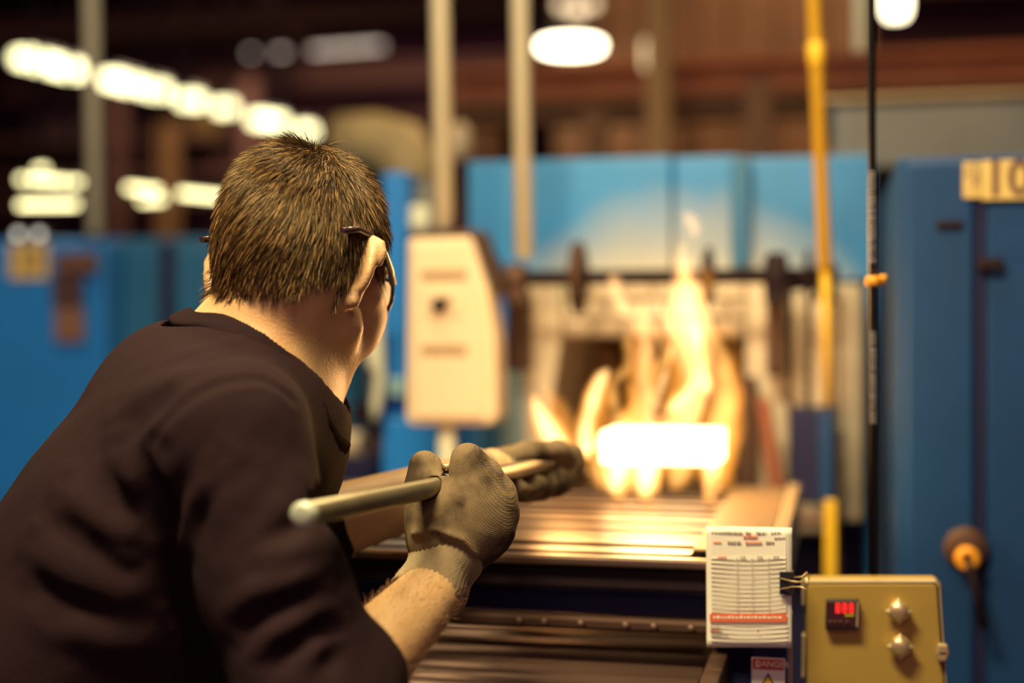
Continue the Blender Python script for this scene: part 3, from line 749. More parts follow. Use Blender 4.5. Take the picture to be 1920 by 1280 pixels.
for i, px in enumerate((36, 75)):  # glowing discs put in for two specular highlights on the casing
    o = thing('signal_lamp', ['small round pale signal lamp on the casing edge, nearest the frame corner', 'small round pale signal lamp beside its twin, nearer the grey pipe'][i], 'lamp', PY(px, 462, LY), 'signal lamps on the left casing')
    MB().lathe(PY(px, 440, LY)+np.array((0, .02, 0)), (0, -1, 0), [(0, .014), (.02, .018), (.026, .018)], 16).cyl(PY(px, 452, LY)+np.array((0, .02, 0)), PY(px, 444, LY)+np.array((0, .02, 0)), .008, 10).build('lamp_housing', M_grey, o)
    MB().lathe(PY(px, 440, LY)+np.array((0, -.006, 0)), (0, -1, 0), [(0, .012), (.004, .010), (.007, .004)], 14).build('lens', M_discw, o)  # glowing face of the highlight disc, not a lamp lens
conduit('conduit_pipe', 'pale olive vertical pipe at left between the two light rows', 171, 178, 440, LY-.05, .021, M_pipe, coup=())

# ------------------------------------------------------------------ hall: strip lights, high-bay, beams, posts, far machines
def lamp_row(name, cat, group, specs, m, th=.06, hang=True):
    for (label, a, b, Da, Db) in specs:
        p0 = W(*a, Da); p1 = W(*b, Db)
        o = thing(name, label, cat, (p0+p1)/2, group)
        d = p1-p0; n = np.cross(d, UP); n /= np.linalg.norm(n); w = n*th*.9; h = np.array((0, 0, th*.5))
        MB().hexa([p0-w-h, p0+w-h, p1+w-h, p1-w-h, p0-w+h, p0+w+h, p1+w+h, p1-w+h]).build('diffuser', m, o)
        h2 = np.array((0, 0, th*.5)); u2 = np.array((0, 0, th*1.1)); w2 = n*th*1.5
        MB().hexa([p0-w2+h2, p0+w2+h2, p1+w2+h2, p1-w2+h2, p0-w+u2, p0+w+u2, p1+w+u2, p1-w+u2]).build('reflector', M_grey, o)
        if hang:
            for p in (p0 + d*.15, p0+d*.85):
                MB().cyl(p+u2, np.array((p[0], p[1], 6.98)), .004, 6).build('hanger', M_dark, o)
rowA = [((40, 107), (146, 134)), ((204, 147), (252, 160)), ((272, 163), (304, 172)), ((344, 186), (372, 190)), ((414, 200), (430, 203)), ((482, 222), (494, 226)), ((512, 226), (522, 230)), ((570, 244), (577, 247))]
lab = ['first and longest strip light of the upper left row', 'second strip light of the upper row, just right of the grey pipe', 'third strip light of the upper left row', 'fourth strip light of the upper left row', 'fifth strip light of the upper left row', 'sixth strip light of the upper left row', 'seventh strip light of the upper left row', 'last small strip light of the upper row, right above the worker\'s hair']
spec = []
for l, (a, b) in zip(lab, rowA):
    h = 3.0; spec.append((l, a, b, h*FPX/(640-a[1]), h*FPX/(640-b[1])))
lamp_row('strip_light', 'light', 'upper row of strip lights', spec, M_lamp, .11)
rowB = [('lower left strip light above the signal lamps, upper of the pair', (36, 336), (150, 342), 4.6, 4.7), ('small bright lamp on top of the lower left strip light', (72, 317), (82, 317), 4.6, 4.62), ('lower left strip light, lower of the pair nearest the blue casing', (36, 384), (144, 383), 4.4, 4.5),
        ('strip light at head height, left end of the lower row', (238, 352), (298, 358), 4.8, 4.85), ('lower row strip light tucked under its left end', (266, 376), (305, 374), 4.9, 4.95), ('strip light of the lower row running behind the hair', (338, 362), (440, 372), 4.7, 4.8)]
lamp_row('bench_light', 'light', 'lower row of strip lights', rowB, M_lampy, .016, True)
rowC = [('faint single lamp far back under the dark roof', (466, 100), (476, 100), 16, 16), ('second faint lamp far back under the dark roof', (518, 99), (536, 98), 16, 16), ('long faint strip light far back under the dark roof', (586, 96), (716, 86), 16, 15.6)]
lamp_row('far_light', 'light', 'faint far lights', rowC, M_lampd, .03)
hb = thing('high_bay_lamp', 'big oval high-bay lamp glowing between the pipe and yellow gas pipe', 'lamp', W(1070, 90, 8))
c = W(1070, 92, 8.0)
MB().lathe(c, (0, 0, 1), [(0, .17), (.02, .18), (.03, .175)], 28).build('lens', M_lampo, hb)
MB().lathe(c+UP*.031, (0, 0, 1), [(0, .185), (.10, .12), (.18, .06), (.24, .05)], 28).build('reflector', M_grey, hb)
MB().cyl(c+UP*.26, np.array((c[0], c[1], 6.98)), .01, 8).build('hanger', M_dark, hb)
for i, (px, py, w) in enumerate(((1052, 18, .03), (1082, 26, .05), (1112, 16, .03))):
    o = thing('roof_lamp', ['small blurred roof lamp above the high-bay, left of three', 'small blurred roof lamp above the high-bay, middle of three', 'small blurred roof lamp above the high-bay, right of three'][i], 'lamp', W(px, py, 7.4), 'cluster of roof lamps')
    MB().lathe(W(px, py, 7.4), (0, 0, 1), [(0, w*.6), (.01, w), (.04, w*.8)], 12).build('lens', emis('roof_lamp_glow', (1.0, .72, .42), 2.2), o)
    MB().lathe(W(px, py, 7.4)+UP*.041, (0, 0, 1), [(0, w), (.06, w*.5), (.10, .01), (6.95-W(px, py, 7.4)[2]-.041, .008)], 12).build('reflector', M_grey, o)
o = thing('wall_lamp', 'small pale lamp beneath the red-brown beam above the furnace', 'lamp', W(1215, 110, 5.6))
MB().lathe(W(1215, 132, 5.6), (0, 0, 1), [(0, .012), (.02, .022), (.09, .026), (.12, .02)], 14).build('lens', emis('wall_lamp_glow', (1.0, .72, .38), 1.6), o)
MB().lathe(W(1215, 132, 5.6)+UP*.121, (0, 0, 1), [(0, .028), (.03, .02), (.2, .01)], 12).build('lamp_cap', M_brownbeam, o)
o = thing('hanging_lamp', 'bright lamp hanging at the upper right beside the black cable', 'lamp', W(1680, 40, 3.4))
MB().lathe(W(1680, 36, 3.4), (0, 0, 1), [(0, .026), (.015, .034), (.09, .038), (.10, .030)], 20).build('lens', emis('hanging_lamp_glow', (1.0, .86, .55), 5), o)
MB().lathe(W(1680, 36, 3.4)+UP*.101, (0, 0, 1), [(0, .042), (.03, .03), (.06, .012), (1.2, .008)], 18).build('lamp_cap', M_grey, o)
o = thing('lamp_conduit', 'pale short conduit hanging left of the bright upper right lamp', 'conduit', W(1614, 90, 3.3))
MB().cyl(W(1613, 96, 3.3), W(1612, -900, 3.3), .018, 14).build('pipe_tube', M_pipe, o)

# long beams above the furnace (parallel to its front)
def beam(label, Y, y0, y1, px, x0, x1, dep, m, name='roof_beam'):
    z1, z0 = ZY(px, y0, Y), ZY(px, y1, Y)
    o = thing(name, label, 'beam', ((x0+x1)/2, Y, z0))
    t = (z1-z0)*.22
    MB().box((x0, Y, z0), (x1, Y+dep, z0+t)).build('flange', m, o)
    MB().box((x0, Y, z1-t), (x1, Y+dep, z1)).build('flange', m, o)
    MB().box((x0, Y+dep*.4, z0+t), (x1, Y+dep*.6, z1-t)).build('web', m, o)
beam('red-brown steel beam running across above the furnace, uppermost', 6.0, 96, 160, 1600, XY(838, 6.0), 3.5, .25, M_redbeam)
beam('brown pipe-like beam just under the red-brown beam', 5.7, 166, 205, 1600, XY(842, 5.7), 3.2, .2, M_brownbeam)
beam('dark far roof beam high at upper left', 11, 20, 60, 300, -9, 4, .3, M_brownbox)
beam('dark far roof beam behind the upper row of lights', 22, 130, 175, 300, -14, 5, .3, M_brownbox)
beam('brown far beam just above the worker\'s head', 23, 205, 240, 600, -14, 2, .4, M_brownbox)
def postf(label, px, w, y0, y1, Y, m, name='steel_post'):
    a = PY(px, y1, Y); x = a[0]; hw = w/2/FPX*Y
    z1 = min(6.9, ZY(px, y0, Y))
    o = thing(name, label, 'post', (x, Y, 0))
    MB().box((x-hw, Y, 0), (x+hw, Y+.02, z1)).box((x-hw*.25, Y+.02, 0), (x+hw*.25, Y+.14, z1)).box((x-hw, Y+.14, 0), (x+hw, Y+.16, z1)).build('post_section', m, o)
postf('orange-brown steel post above the furnace, nearest the high-bay lamp', 1110, 40, 205, 500, 5.2, M_brownbeam)
postf('tall orange-brown steel post rising behind the small pale lamp', 1232, 42, -300, 500, 5.0, mat('ochre_post', (.36, .20, .07), .6))
postf('faint brown steel post in the dark above the furnace centre', 1290, 34, -300, 500, 6.6, M_brownbeam)
postf('brown steel post above the furnace right of centre', 1420, 46, 150, 500, 5.2, M_brownbeam)
postf('brown steel post beside the second pale pipe', 900, 60, 180, 500, 6.4, M_brownbeam)
postf('rusty far post left of the worker\'s hair', 215, 26, 150, 600, 18, M_brownbox)
postf('ochre far post behind the lower strip lights', 310, 34, 230, 600, 18.5, mat('ochre_far', (.20, .11, .035), .7))
postf('brown far post near the worker\'s hair', 465, 30, 150, 600, 19, M_brownbox)
# ochre mezzanine back panel
mz = thing('mezzanine_panel', 'dim ochre corrugated panel high behind the red-brown beam', 'panel', (0.2, 8.2, 1.5))
for i in range(16):
    x = -1.6 + i*.26
    if x > XY(1625, 8.2): break
    MB().box((x, 8.2 + .03*(i % 2), 1.7), (x+.255, 8.26+.03*(i % 2), 5.6)).build('corrugated_sheet', M_brownbeam, mz, .01)
# tan elbow duct between hair and first pipe
du = thing('tan_duct', 'thick tan bent duct behind the worker\'s head and the first pipe', 'duct', W(760, 380, 4.4))
M_duct = mat('tan_duct_metal', (.46, .36, .18), .55, .1)
MB().tube([W(640, 262, 4.7), W(700, 262, 4.65), W(752, 280, 4.6), W(778, 325, 4.6), W(780, 365, 4.6)], [.085, .09, .10, .09, .085], 20).build('duct_elbow', M_duct, du)
MB().cyl(W(780, 360, 4.6), np.array((W(780, 360, 4.6)[0], W(780, 360, 4.6)[1], ZY(200, 452, 3.9)+.014)), .080, 18).build('duct_tail', mat('duct_dark', (.30, .22, .12), .6), du)
MB().lathe(W(780, 368, 4.6)-UP*.01, (0, 0, 1), [(0, .088), (.02, .098), (.03, .088)], 18).build('duct_collar', M_rust, du)
MB().lathe(W(858, 300, 4.3), (0, 0, 1), [(0, .03), (.03, .04), (.09, .038), (.11, .02)], 14).build('pale_valve', M_beige, du)
# far shelving and crates in the dark, left
for i, (px, py, w, h, Y, mm, lb) in enumerate(((375, 256, 60, 50, 20.5, mat('yellowish_crate', (.20, .14, .03), .7), 'dull yellow crate stacked far behind, left of the hair'), (300, 322, 50, 34, 20.5, M_brownbox, 'brown crate far behind, left of the dull yellow one'), (100, 57, 120, 30, 20.5, M_brownbox, 'brown far crate high under the roof at far left'), (440, 322, 80, 24, 20.5, M_brownbox, 'brown crate far behind the worker\'s hair'), (130, 256, 130, 46, 20.5, mat('dark_crate', (.06, .03, .03), .8), 'dark crate between the two light rows at far left'))):
    a = PY(px-w/2, py, Y); b = PY(px+w/2, py-h, Y); hh = b[2]-a[2]; a[2] = ZY(250, py, 20.5)+.002; b[2] = a[2]+hh
    o = thing('storage_crate', lb, 'crate', ((a[0]+b[0])/2, Y+.2, a[2]), 'crates in the dark hall')
    n = 3
    for k in range(n):
        z0 = a[2] + (b[2]-a[2])*k/n; z1 = a[2] + (b[2]-a[2])*(k+.92)/n
        MB().box((a[0], Y, z0), (b[0], Y+.03, z1)).build('plank', mm, o)
    MB().box((a[0]+.01, Y+.031, a[2]), (b[0]-.01, Y+.36, b[2])).build('crate_body', mm, o)
rk = thing('storage_rack', 'dark steel storage rack holding crates far behind the worker', 'rack', (XY(250, 21), 21, 0))
for px in (-60, 140, 345, 520):
    MB().box((XY(px, 21)-.1, 20.9, 0), (XY(px, 21)+.1, 21.1, 6.8)).build('upright', M_dark, rk)
for py in (57, 256, 322, 370):
    zz = ZY(250, py, 20.5)
    MB().box((XY(-80, 21), 20.3, zz-.12), (XY(540, 21), 21.8, zz)).build('shelf_beam', M_brownbox, rk)
# ------------------------------------------------------------------ fire
FD0 = 2.18
fbase = W(1230, 918, FD0)
wp = thing('glowing_workpiece', 'white-hot rectangular steel tray on short legs inside the flames', 'workpiece', (fbase[0], fbase[1], tz+.002))
zt0, zt1 = ZY(1235, 868, FD0*1.0), ZY(1235, 808, FD0*1.0)
wx0, wx1, wy0, wy1 = XY(1130, fbase[1]), XY(1349, fbase[1]), fbase[1]-.02, fbase[1]+.12
MB().box((wx0, wy0, zt0), (wx1, wy0+.008, zt1)).build('tray_wall', M_glow, wp, .003)
MB().box((wx0, wy1-.008, zt0), (wx1, wy1, zt1)).build('tray_wall', M_glow, wp, .003)
MB().box((wx0, wy0+.008, zt0), (wx0+.008, wy1-.008, zt1)).build('tray_wall', M_glow, wp, .003)
MB().box((wx1-.008, wy0+.008, zt0), (wx1, wy1-.008, zt1)).build('tray_wall', M_glow, wp, .003)
MB().box((wx0+.008, wy0+.008, zt0), (wx1-.008, wy1-.008, zt0+.006)).build('tray_floor', M_glow, wp)
for xx in (wx0+.02, (wx0+wx1)/2-.03, wx1-.022):
    for yy in (wy0+.004, wy1-.02):
        MB().box((xx, yy, tz+.002), (xx+.014, yy+.014, zt0-.001)).build('leg', M_glow2, wp, .002)

fl = thing('fire', 'tall orange and yellow flames rising at the furnace mouth', 'fire', (fbase[0], fbase[1], tz+.002))
FM = {'o': flame_mat('flame_orange', (1.0, .36, .045), 13), 'y': flame_mat('flame_yellow', (1.0, .55, .16), 24), 'w': flame_mat('flame_white', (1.0, .66, .30), 62), 'p': flame_mat('flame_pale', (1.0, .48, .20), 15)}
def tongue(pts, k, dd=0.0):
    P = np.array(pts, float); n = len(P); out = []
    for i in range(n-1):
        p0 = P[max(i-1, 0)]; p1 = P[i]; p2 = P[i+1]; p3 = P[min(i+2, n-1)]
        for t in np.linspace(0, 1, 4, endpoint=False):
            out.append(.5*((2*p1) + (-p0+p2)*t + (2*p0-5*p1+4*p2-p3)*t*t + (-p0+3*p1-3*p2+p3)*t**3))
    out.append(P[-1]); out = np.array(out)
    D = FD0+dd
    p3 = np.array([W(a, b, D + .012*math.sin(b*.05)) for a, b, _ in out])
    rr = np.maximum(.0016, out[:, 2]/FPX*D)
    sd = int(rng.integers(1000))
    base = None
    for (mk, fr) in {'o': (('o', 1.0),), 'p': (('p', 1.0), ('y', .5)), 'y': (('o', 1.0), ('y', .62)), 'w': (('o', 1.0), ('y', .8), ('w', .55))}[k]:
        def f(Q, fr=fr):
            return s_chain(Q, p3, list(rr*fr), .004) + (.0062*s_noise(Q, 55, sd) + .0028*s_noise(Q, 140, sd+1))*min(1, fr+.2)
        m_ = rr.max()*fr + .012
        v_, q_ = sdf_mesh(f, p3.min(0)-m_, p3.max(0)+m_, .0042)
        if not len(q_): continue
        o = mesh_obj('flame_tongue' if base is None else 'flame_core', v_, q_, FM[mk], fl if base is None else base)
        base = base or o
tongue([(1048, 838, 30), (1025, 800, 27), (1008, 765, 17), (1000, 735, 5)], 'w', -.02)
tongue([(1060, 830, 26), (1048, 780, 26), (1030, 740, 16), (1015, 710, 6)], 'o', .05)
tongue([(1095, 852, 13), (1098, 810, 21), (1112, 750, 20), (1128, 710, 13), (1142, 690, 3)], 'w', -.05)
tongue([(1110, 840, 24), (1112, 790, 30), (1125, 735, 24), (1140, 700, 6)], 'o', 0)
tongue([(1170, 805, 26), (1155, 765, 15), (1148, 735, 11), (1158, 708, 11), (1176, 690, 10), (1180, 660, 11), (1176, 640, 10), (1180, 610, 4)], 'y', -.02)
tongue([(1175, 800, 28), (1192, 765, 16), (1190, 735, 9), (1178, 715, 4)], 'y', .02)
tongue([(1208, 805, 26), (1214, 750, 18), (1208, 700, 17), (1212, 650, 18), (1210, 610, 19), (1199, 578, 14), (1180, 588, 12), (1160, 560, 14), (1152, 530, 14), (1146, 518, 4)], 'p', 0)
tongue([(1215, 800, 18), (1222, 740, 13), (1235, 690, 15), (1250, 670, 13), (1240, 640, 12), (1225, 615, 6)], 'y', -.06)
tongue([(1262, 805, 34), (1296, 745, 30), (1308, 690, 34), (1296, 640, 42), (1284, 580, 38), (1282, 520, 26), (1279, 480, 15), (1277, 450, 4)], 'p', .03)
tongue([(1290, 800, 24), (1312, 730, 22), (1316, 660, 18), (1304, 600, 20), (1290, 545, 18), (1282, 500, 8)], 'y', -.02)
tongue([(1255, 765, 6), (1270, 758, 16), (1290, 738, 14), (1302, 705, 16), (1306, 660, 14), (1303, 620, 12), (1285, 600, 5)], 'w', -.06)
tongue([(1312, 720, 10), (1325, 728, 12), (1318, 690, 10), (1308, 640, 4)], 'w', -.08)
tongue([(1298, 448, 3), (1303, 432, 10), (1294, 412, 14), (1284, 398, 10), (1278, 388, 3)], 'p', .0)
tongue([(1335, 880, 34), (1352, 800, 36), (1362, 730, 27), (1356, 680, 20), (1340, 630, 12), (1330, 600, 5)], 'y', .06)
tongue([(1345, 900, 30), (1368, 800, 24), (1376, 730, 17), (1366, 680, 10), (1352, 640, 4)], 'o', .1)
tongue([(1262, 808, 40), (1285, 740, 38), (1296, 670, 42), (1292, 600, 40), (1288, 540, 24), (1283, 500, 6)], 'o', .10)
tongue([(1192, 830, 34), (1196, 760, 26), (1204, 690, 26), (1200, 630, 18), (1188, 590, 6)], 'o', .12)
tongue([(1225, 800, 8), (1236, 740, 9), (1246, 700, 10), (1258, 660, 8), (1262, 620, 3)], 'w', -.09)
tongue([(1262, 640, 8), (1250, 600, 10), (1236, 575, 9), (1228, 545, 3)], 'p', -.03)
tongue([(1316, 560, 10), (1326, 530, 12), (1318, 505, 8), (1310, 490, 3)], 'o', .04)
tongue([(1338, 640, 9), (1356, 615, 12), (1372, 640, 8), (1386, 690, 6), (1388, 730, 3)], 'o', .05)
# pool of flame around the tray down to the bars
tongue([(1150, 912, 20), (1158, 880, 34), (1175, 840, 32), (1200, 812, 14)], 'w', -.05)
tongue([(1208, 914, 22), (1210, 880, 36), (1222, 840, 34), (1235, 812, 12)], 'w', -.06)
tongue([(1268, 905, 18), (1275, 875, 30), (1285, 840, 32), (1290, 812, 14)], 'y', -.04)
tongue([(1328, 912, 9), (1331, 880, 14), (1333, 850, 16), (1334, 815, 12)], 'w', -.05)
tongue([(1095, 842, 10), (1120, 830, 15), (1150, 822, 20), (1185, 818, 14)], 'w', -.04)
tongue([(1130, 905, 20), (1125, 875, 24), (1130, 845, 18), (1150, 825, 8)], 'y', .0)
tongue([(1092, 868, 5), (1097, 858, 11), (1094, 845, 9), (1090, 836, 3)], 'y', -.22)
# light of the fire
for (px, py, dd, pw, rad) in ((1230, 790, -.14, 5.0, .06), (1290, 620, -.12, 5.0, .06), (1060, 780, -.08, 2.0, .04)):
    l = bpy.data.lights.new('fire_light', 'POINT'); l.energy = pw; l.color = (1.0, .50, .16); l.shadow_soft_size = rad
    o = bpy.data.objects.new('fire_light', l); COL.objects.link(o); o.location = W(px, py, FD0+dd)
# ------------------------------------------------------------------ the worker
def skin_mat():
    m = mat('skin', (.56, .35, .165), .48, var=.16, scale=30, bump=.25, bscale=330, sss=.10, dirt=(.46, .22, .09), dirt_amt=.5, dirt_scale=14)
    return m
M_skin = skin_mat()
M_scalp = mat('scalp_stubble', (.060, .032, .014), .8, var=.3, scale=120)
M_shirt = mat('dark_shirt', (.0160, .0066, .0084), .9, var=.25, scale=7, bump=.35, bscale=420, spec=.12)
M_rib = mat('shirt_rib', (.015, .0062, .0080), .9, bump=.5, bscale=500, spec=.12)
M_trou = mat('work_trousers', (.03, .032, .05), .85, bump=.2, bscale=200)
M_boot = mat('work_boots', (.03, .02, .015), .6)

def knit(name, col, dirt, ribs=False):
    m = mat(name, col, .95, var=.22, scale=40, dirt=dirt, dirt_amt=.85, dirt_scale=24, spec=.1)
    nt = m.node_tree; N = nt.nodes; L = nt.links; b = N['Principled BSDF']
    for nd in N:
        if nd.type == 'MAP_RANGE': nd.inputs[1].default_value = .43; nd.inputs[2].default_value = .60
    tc = N.new('ShaderNodeTexCoord')
    mp = N.new('ShaderNodeMapping'); mp.inputs['Rotation'].default_value = (0.3, .5, .35)
    L.new(tc.outputs['Object'], mp.inputs[0])
    w1 = N.new('ShaderNodeTexWave'); w1.wave_type = 'BANDS'; w1.bands_direction = 'X'; w1.inputs['Scale'].default_value = 190 if not ribs else 90; w1.inputs['Distortion'].default_value = .5; w1.inputs['Detail Scale'].default_value = 2.0
    w2 = N.new('ShaderNodeTexWave'); w2.wave_type = 'BANDS'; w2.bands_direction = 'Z'; w2.inputs['Scale'].default_value = 210 if not ribs else 10; w2.inputs['Distortion'].default_value = .5
    L.new(mp.outputs[0], w1.inputs[0]); L.new(mp.outputs[0], w2.inputs[0])
    mu = N.new('ShaderNodeMath'); mu.operation = 'MULTIPLY'; L.new(w1.outputs['Fac'], mu.inputs[0]); L.new(w2.outputs['Fac'], mu.inputs[1])
    bp = N.new('ShaderNodeBump'); bp.inputs['Strength'].default_value = .7; bp.inputs['Distance'].default_value = .0016
    L.new(mu.outputs[0] if not ribs else w1.outputs['Fac'], bp.inputs['Height']); L.new(bp.outputs[0], b.inputs['Normal'])
    # light yarn flecks
    src = b.inputs['Base Color'].links[0].from_socket
    mx = N.new('ShaderNodeMix'); mx.data_type = 'RGBA'; mx.blend_type = 'MULTIPLY'; mx.inputs[0].default_value = .65
    mr = N.new('ShaderNodeMapRange'); mr.inputs[3].default_value = .45; mr.inputs[4].default_value = 1.5
    L.new(mu.outputs[0] if not ribs else w1.outputs['Fac'], mr.inputs[0])
    L.new(src, mx.inputs[6]); L.new(mr.outputs[0], mx.inputs[7]); L.new(mx.outputs[2], b.inputs['Base Color'])
    return m
M_glove = knit('knit_glove', (.275, .195, .108), (.040, .025, .019))
M_cuff = mat('knit_cuff', (.34, .26, .145), .95, var=.3, scale=60, dirt=(.14, .095, .055), dirt_amt=.6, dirt_scale=22, bump=.5, bscale=900)

foot = W(-120, 640, 1.36)
man = thing('person', 'man in dark shirt and glasses leaning over the bar table, gloved hands on a rod', 'person', (foot[0], foot[1], 0))

# head frame
HA, HP, HR = math.radians(20), math.radians(18), math.radians(2)
HO = W(562, 522, 1.42)
yl = nrm(V(math.sin(HA)*math.cos(HP), -math.sin(HP), math.cos(HA)*math.cos(HP)))
xl = nrm(V(math.cos(HA), 0, -math.sin(HA)))
zl = np.cross(xl, yl)
xl, zl = (math.cos(HR)*xl + math.sin(HR)*zl), (-math.sin(HR)*xl + math.cos(HR)*zl)
HM = np.stack([xl, yl, zl])             # rows: local axes
def toL(P): return (P - HO.astype(np.float32)) @ HM.T.astype(np.float32)
def toW(p): return HO + np.asarray(p, float) @ HM

def sdf_cranium(q):
    d = s_ell(q, (0, -.004, .044), (.0765, .0965, .086))
    return smin(d, s_ell(q, (0, -.030, .012), (.067, .068, .068)), .02)
def sdf_head(q):
    d = sdf_cranium(q)
    d = smin(d, s_ell(q, (0, .042, -.014), (.0605, .053, .071)), .022)
    for s in (-1, 1):
        d = smin(d, s_chain(q, [(s*.052, .012, -.05), (s*.041, .030, -.060), (s*.016, .072, -.074)], [.0165, .014, .012]), .013)
        d = smin(d, s_cone(q, (s*.056, .040, -.006), (s*.046, .072, -.014), .016, .017), .018)   # cheekbone
        d = smin(d, s_ell(q, (s*.034, .064, -.036), (.026, .026, .028)), .02)
        d = smax(d, -s_ell(q, (s*.033, .104, .020), (.020, .019, .014)), .014)                    # eye socket
        d = smin(d, s_ell(q, (s*.032, .084, .020), (.0125, .0125, .0115)), .003)                  # eyeball and lids
        d = smin(d, s_cone(q, (s*.048, .086, .036), (s*.012, .101, .037), .007, .008), .010)      # brow
        d = smin(d, s_ell(q, (s*.013, .109, -.024), (.009, .010, .008)), .006)
    d = smin(d, s_cone(q, (0, .028, -.070), (0, .078, -.078), .020, .012), .014)
    d = smin(d, s_chain(q, [(0, .098, .030), (0, .112, .002), (0, .123, -.020)], [.0075, .009, .0115]), .010)
    d = smin(d, s_ell(q, (0, .097, -.046), (.022, .008, .006)), .006)
    d = smin(d, s_ell(q, (0, .094, -.056), (.019, .008, .007)), .006)
    return d
def sdf_ear(q, s):
    # ear plane: leans out from the skull, tilted back
    c = np.array((s*.0715, -.014, -.001), np.float32)
    a = math.radians(32)
    ex = nrm((s*math.cos(math.radians(30)), -math.sin(math.radians(30)), 0))      # outward along the ear blade, swept back
    ez = nrm((s*.17, .02, 1.0)); ez = nrm(ez - ex*np.dot(ez, ex)); en = np.cross(ex, ez)
    p = q - c; u = p @ ex.astype(np.float32); w = p @ ez.astype(np.float32); t = p @ en.astype(np.float32)
    U = np.stack([u, w, t], 1)
    blade = s_ell(U, (.006, .004, 0), (.0185, .0295, .0062))
    blade = smin(blade, s_ell(U, (-.002, -.004, s*-.004), (.012, .022, .0085)), .006)
    rim = []
    for th in np.linspace(-2.1, 2.5, 15):
        rim.append((.005 + .0172*math.cos(th) - (.004 if th < -1.4 else 0), .004 + .0285*math.sin(th), .001))
    d = smin(blade, s_chain(U, rim, [.0046]*15), .003)
    d = smin(d, s_ell(U, (.009, .013, 0), (.016, .018, .0058)), .004)
    d = smin(d, s_chain(U, [(.004, .031, 0), (.013, .031, -s*.003), (.021, .026, -s*.006), (.0245, .016, -s*.008), (.023, .005, -s*.007)], [.0042, .0046, .0046, .0042, .0034]), .003)
    d = smin(d, s_cone(U, (.001, -.026, 0), (.005, -.034, .001), .0066, .0058), .006)      # lobe
    d = smax(d, -s_ell(U, (.013, .013, -s*.0065), (.0085, .0105, .0062)), .003)              # hollow seen inside the helix
    d = smin(d, s_cone(U, (-.008, .018, 0), (-.008, -.018, 0), .006, .006), .008)
    return d
C = lambda px, py, D: W(px, py, D)
# joints (pixel, pixel, depth) - all real distances
NB = C(452, 705, 1.42)
neck_top = toW((0, -.020, -.030))
sR, sL = C(432, 815, 1.255), C(438, 780, 1.585)
eR, eL = C(592, 1342, 1.18), C(532, 1005, 1.565)
wR, wL = C(822, 1096, 1.372), C(918, 890, 1.615)
chestC, abdC, pelC = C(385, 880, 1.42), C(196, 1110, 1.40), C(-60, 1400, 1.38)
tS = nrm(V(.64, .77, 0)); rS = nrm(V(.06, -.05, -1)); rS = nrm(rS - tS*np.dot(rS, tS)); nS = np.cross(tS, rS)
if np.dot(nS, RT) < 0: nS = -nS
TR = np.stack([rS, tS, nS])

def sdf_neck(P):
    d = s_cone(P, neck_top, NB, .060, .066)
    front = toW((0, .002, -.052))
    d = smin(d, s_cone(P, front, NB - nS*.012 - tS*.01, .034, .044), .03)
    return d
def sdf_body(P):
    d = sdf_neck(P)
    q = toL(P)
    near = np.linalg.norm(q - np.array((0, .01, 0), np.float32), axis=1) < .22
    hd = np.full(len(P), 1.0, np.float32)
    if near.any():
        qq = q[near]; h = sdf_head(qq)
        for s in (-1, 1):
            h = smin(h, sdf_ear(qq, s), .0035)
        hd[near] = h
    d = smin(d, hd, .022)
    t = s_ell(P, chestC, (.165, .165, .108), TR)
    t = smin(t, s_ell(P, abdC, (.145, .19, .105), TR), .08)
    t = smin(t, s_cone(P, NB - tS*.03, sR, .05, .05), .05)
    t = smin(t, s_cone(P, NB - tS*.03, sL, .05, .05), .05)
    d = smin(d, t, .04)
    d = smin(d, s_chain(P, [sR, eR], [.046, .038]), .03)
    d = smin(d, s_chain(P, [sL, eL], [.045, .037]), .03)
    fr = eR*.72 + wR*.28; fl_ = eL*.72 + wL*.28
    d = smin(d, s_chain(P, [eR, fr, wR], [.0385, .0405, .029]), .012)
    d = smin(d, s_chain(P, [eL, fl_, wL], [.038, .040, .029]), .012)
    # simple hands inside the gloves
    d = smin(d, s_chain(P, [wR, C(868, 960, 1.395)], [.024, .024]), .012)
    d = smin(d, s_chain(P, [wL, C(1000, 882, 1.705)], [.02, .014]), .012)
    return d
ptsB = np.array([toW((0, 0, .15)), toW((.1, .13, 0)), toW((-.1, -.12, 0)), sR, sL, eR, eL, wR, wL, abdC - tS*.2, C(1000, 882, 1.705)])
v, q = sdf_mesh(sdf_body, ptsB.min(0)-.12, ptsB.max(0)+.07, .0030)
body = mesh_obj('body', v, q, [M_skin, M_scalp], man)
# scalp faces
fc = v[q].mean(1); ql = toL(fc.astype(np.float32))
def hair_mask(l):
    """1 where hair grows (head-local points)"""
    x, y, z = l[:, 0], l[:, 1], l[:, 2]
    ax = np.abs(x)
    line = np.where(y > .058, .080 - ax*.10, 0.0)
    low_back = -.045 + .05*np.clip((ax-.035)/.05, 0, 1)                     # nape line rises behind the ears
    side = np.interp(y, [-.10, -.035, -.018, .012, .03, .048, .062, .10], [-.062, -.048, .030, .036, .014, .020, .045, .090])
    line = np.where(y < -.035, low_back, side)
    return (z > line) & (np.linalg.norm(l, axis=1) < .19)
hm = hair_mask(ql + (.0075*s_noise(ql.astype(np.float32), 240, 21) + .003*s_noise(ql.astype(np.float32), 800, 22))[:, None]*np.array((0, 0, 1)))
earr = np.abs(ql[:, 0]) > .0785 + .0 * ql[:, 0]
hm &= ~(earr & (ql[:, 2] < .042) & (ql[:, 1] > -.045))
hm2 = hm & hair_mask(ql - np.array((0, 0, .010)) + (.006*s_noise(ql.astype(np.float32), 160, 8))[:, None]*np.array((0, 0, 1)))
mi = np.where(hm2, 1, 0).astype(np.int32)
